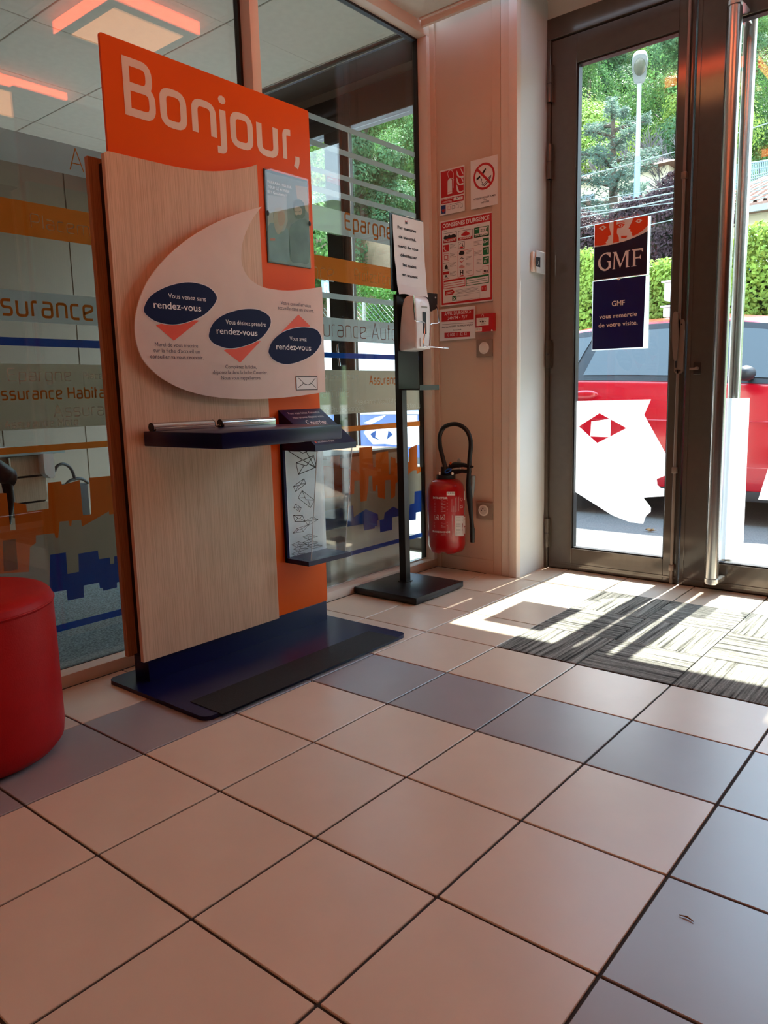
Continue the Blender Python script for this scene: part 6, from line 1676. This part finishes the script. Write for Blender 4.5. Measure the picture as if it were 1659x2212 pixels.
M_STONE = pm('grey_stone', (142, 142, 138), 0.9, var=0.35, scale=9, bump=0.7, inst=0.2)
a = on_y(700, 700, 8.6)
n = empty('stone_wall', (a.x + 1, 8.7, ZG), 'grey rubble stone wall under the chain link fence', 'wall')
zt = on_y(770, 730, 8.6).z
MB().box((a.x - 2.5, 8.62, ZG - .1), (a.x + 3.4, 8.78, zt - 0.05), M_STONE).build('core', n)
sp = MB().box((-0.5, -0.06, -0.5), (0.5, 0.06, 0.5), M_STONE, 0.09, 2); first = None
rng = random.Random(3); z = 0.55
while z < zt - 0.06:
    h = rng.uniform(0.11, 0.17); x = a.x - 2.4
    while x < a.x + 3.2:
        w_ = rng.uniform(0.18, 0.42)
        if first is None: first = sp.build('stone', None, 60, loc=(0, 0, 0)); o = first
        else: o = first.copy(); COL.objects.link(o)
        o.parent = n; o.scale = (w_ - 0.02, 1, h - 0.02); o.location = Vector((x + w_ / 2, 8.60 + rng.uniform(-.02, .02), z + h / 2)) - n.location
        x += w_
    z += h
YV = 5.6
q = on_y(800, 800, YV)
n = empty('white_van', (q.x, YV + 0.7, ZG), 'white van with a blue lower panel parked beyond the office window', 'van')
M_VAN = pm('van_white', (244, 246, 246), 0.25, coat=0.5); M_VANB = pm('van_blue', (60, 100, 176), 0.3, coat=0.4)
zv = on_y(800, 768, YV).z + 0.25; zs = on_y(760, 886, YV).z
xm = q.x; fv = lambda p, z, d: Vector((p, YV + d, z))
MB().prism([(xm - 2.3, zs), (xm + 2.2, zs), (xm + 1.6, 1.0), (xm + 1.2, zv - 0.03), (xm + 1.0, zv), (xm - 2.2, zv), (xm - 2.3, zv - 0.1)], fv, 0, 1.7, M_VAN).build('body', n)
MB().prism([(xm - 2.3, 0.22), (xm + 2.2, 0.22), (xm + 2.25, zs - 0.03), (xm + 2.2, zs), (xm - 2.3, zs)], fv, 0, 1.7, M_VANB).build('lower_panel', n)
b = MB()
for dx in (-1.55, -0.55, 0.35): b.box((xm + dx - 0.004, YV - 0.003, zs), (xm + dx + 0.004, YV, zv - 0.05), M_GREYP)
b.build('panel_seam', n)
MB().box((xm - 2.3, YV - 0.012, zs - 0.05), (xm + 2.2, YV + 0.01, zs - 0.01), M_VAN, 0.004).build('trim_strip', n)
MB().prism([(xm + 0.6, 1.02), (xm + 1.50, 1.02), (xm + 1.18, zv - 0.1), (xm + 0.6, zv - 0.1)], fv, -0.005, 0.01, M_CARG).build('side_window', n)
for dx in (-1.5, 1.5):
    b = MB(); b.cyl((xm + dx, YV - 0.02, ZG + 0.33), (xm + dx, YV + 0.2, ZG + 0.33), 0.32, M_TYRE, 24); w__ = b.build('wheel', n)
    MB().cyl((xm + dx, YV - 0.03, ZG + 0.33), (xm + dx, YV - 0.02, ZG + 0.33), 0.2, M_STEEL, 20).build('wheel_rim', w__)
# road sign with the letter R
q = on_y(706, 622, 7.0)
n = empty('letter_sign', (q.x, 7.0, ZG), 'small dark sign with a white letter R on a post outside the office window', 'sign')
MB().box((q.x - 0.10, 7.0, q.z - 0.11), (q.x + 0.10, 7.012, q.z + 0.11), pm('sign_grey', (120, 130, 134), 0.5), 0.003).build('plate', n)
P = Print(lambda p: p, fy(7.0), 0.001); P.type('R', (q.x - 0.05, q.z - 0.07), (q.x + 0.055, q.z - 0.07), -0.14, M_WHITE, 1, 0.03); P.build('lettering', n)
b = MB(); b.tube([(q.x, 7.03, ZG), (q.x, 7.03, q.z + 0.25)], 0.03, M_GREYP, 10); b.build('post', n)
# earth bank below the wood
q = on_y(800, 480, 15.0)
vs = []; fs = []
for j in range(9):
    for i in range(25):
        vs.append((q.x - 4 + i * 0.32, 14.6 + j * 0.16 + 0.25 * math.sin(i * 0.9 + j), 1.2 + j * (q.z + 0.2 - 1.2) / 8 + 0.12 * math.sin(i * 1.7 + j * 2)))
for j in range(8):
    for i in range(24): k = j * 25 + i; fs.append([k, k + 1, k + 26, k + 25])
MB().add(vs, fs, pm('bare_earth', (140, 112, 88), 0.95, var=0.3, scale=1.5, bump=0.9, bscale=6)).build('earth_bank', gr, 60)
# dry leaves on the pavement
M_DRY = pm('dry_leaf', (150, 116, 78), 0.8, var=0.3)
for u, v, s_, lb_ in ((1337, 1117, 0.05, 'dry brown leaf at the foot of the white profile sticker'), (1404, 1149, 0.035, 'dry curled leaf on the pavement right of the profile sticker'), (1322, 1112, 0.028, 'tiny dry leaf left of the larger one on the pavement')):
    q = on_z(u, v, ZG); vs = [(q.x + s_ * math.cos(k * 0.785) * (1 if k % 2 == 0 else 0.55), q.y + s_ * math.sin(k * 0.785) * (1 if k % 2 == 0 else 0.55), ZG + 0.012 + 0.012 * (k % 2)) for k in range(8)] + [(q.x, q.y, ZG + 0.004)]
    b = MB(); b.add(vs, [[k, (k + 1) % 8, 8] for k in range(8)], M_DRY); b.tube([(q.x, q.y, ZG + 0.006), (q.x + s_ * 1.4, q.y - s_ * 0.4, ZG + 0.02)], 0.0015, M_DRY, 5)
    b.build('dry_leaf', None, 0, label=lb_, cat='leaf')
# a wood splinter on the grey tile
q = on_z(1483, 1985, 0.0)
b = MB(); b.tube([(q.x - 0.012, q.y, 0.002), (q.x, q.y + 0.002, 0.003), (q.x + 0.012, q.y - 0.002, 0.002)], [0.0006, 0.0016, 0.0008], M_DRY, 6); b.build('splinter', None, 60, label='tiny pale splinter lying on the grey floor tile at lower right', cat='splinter')
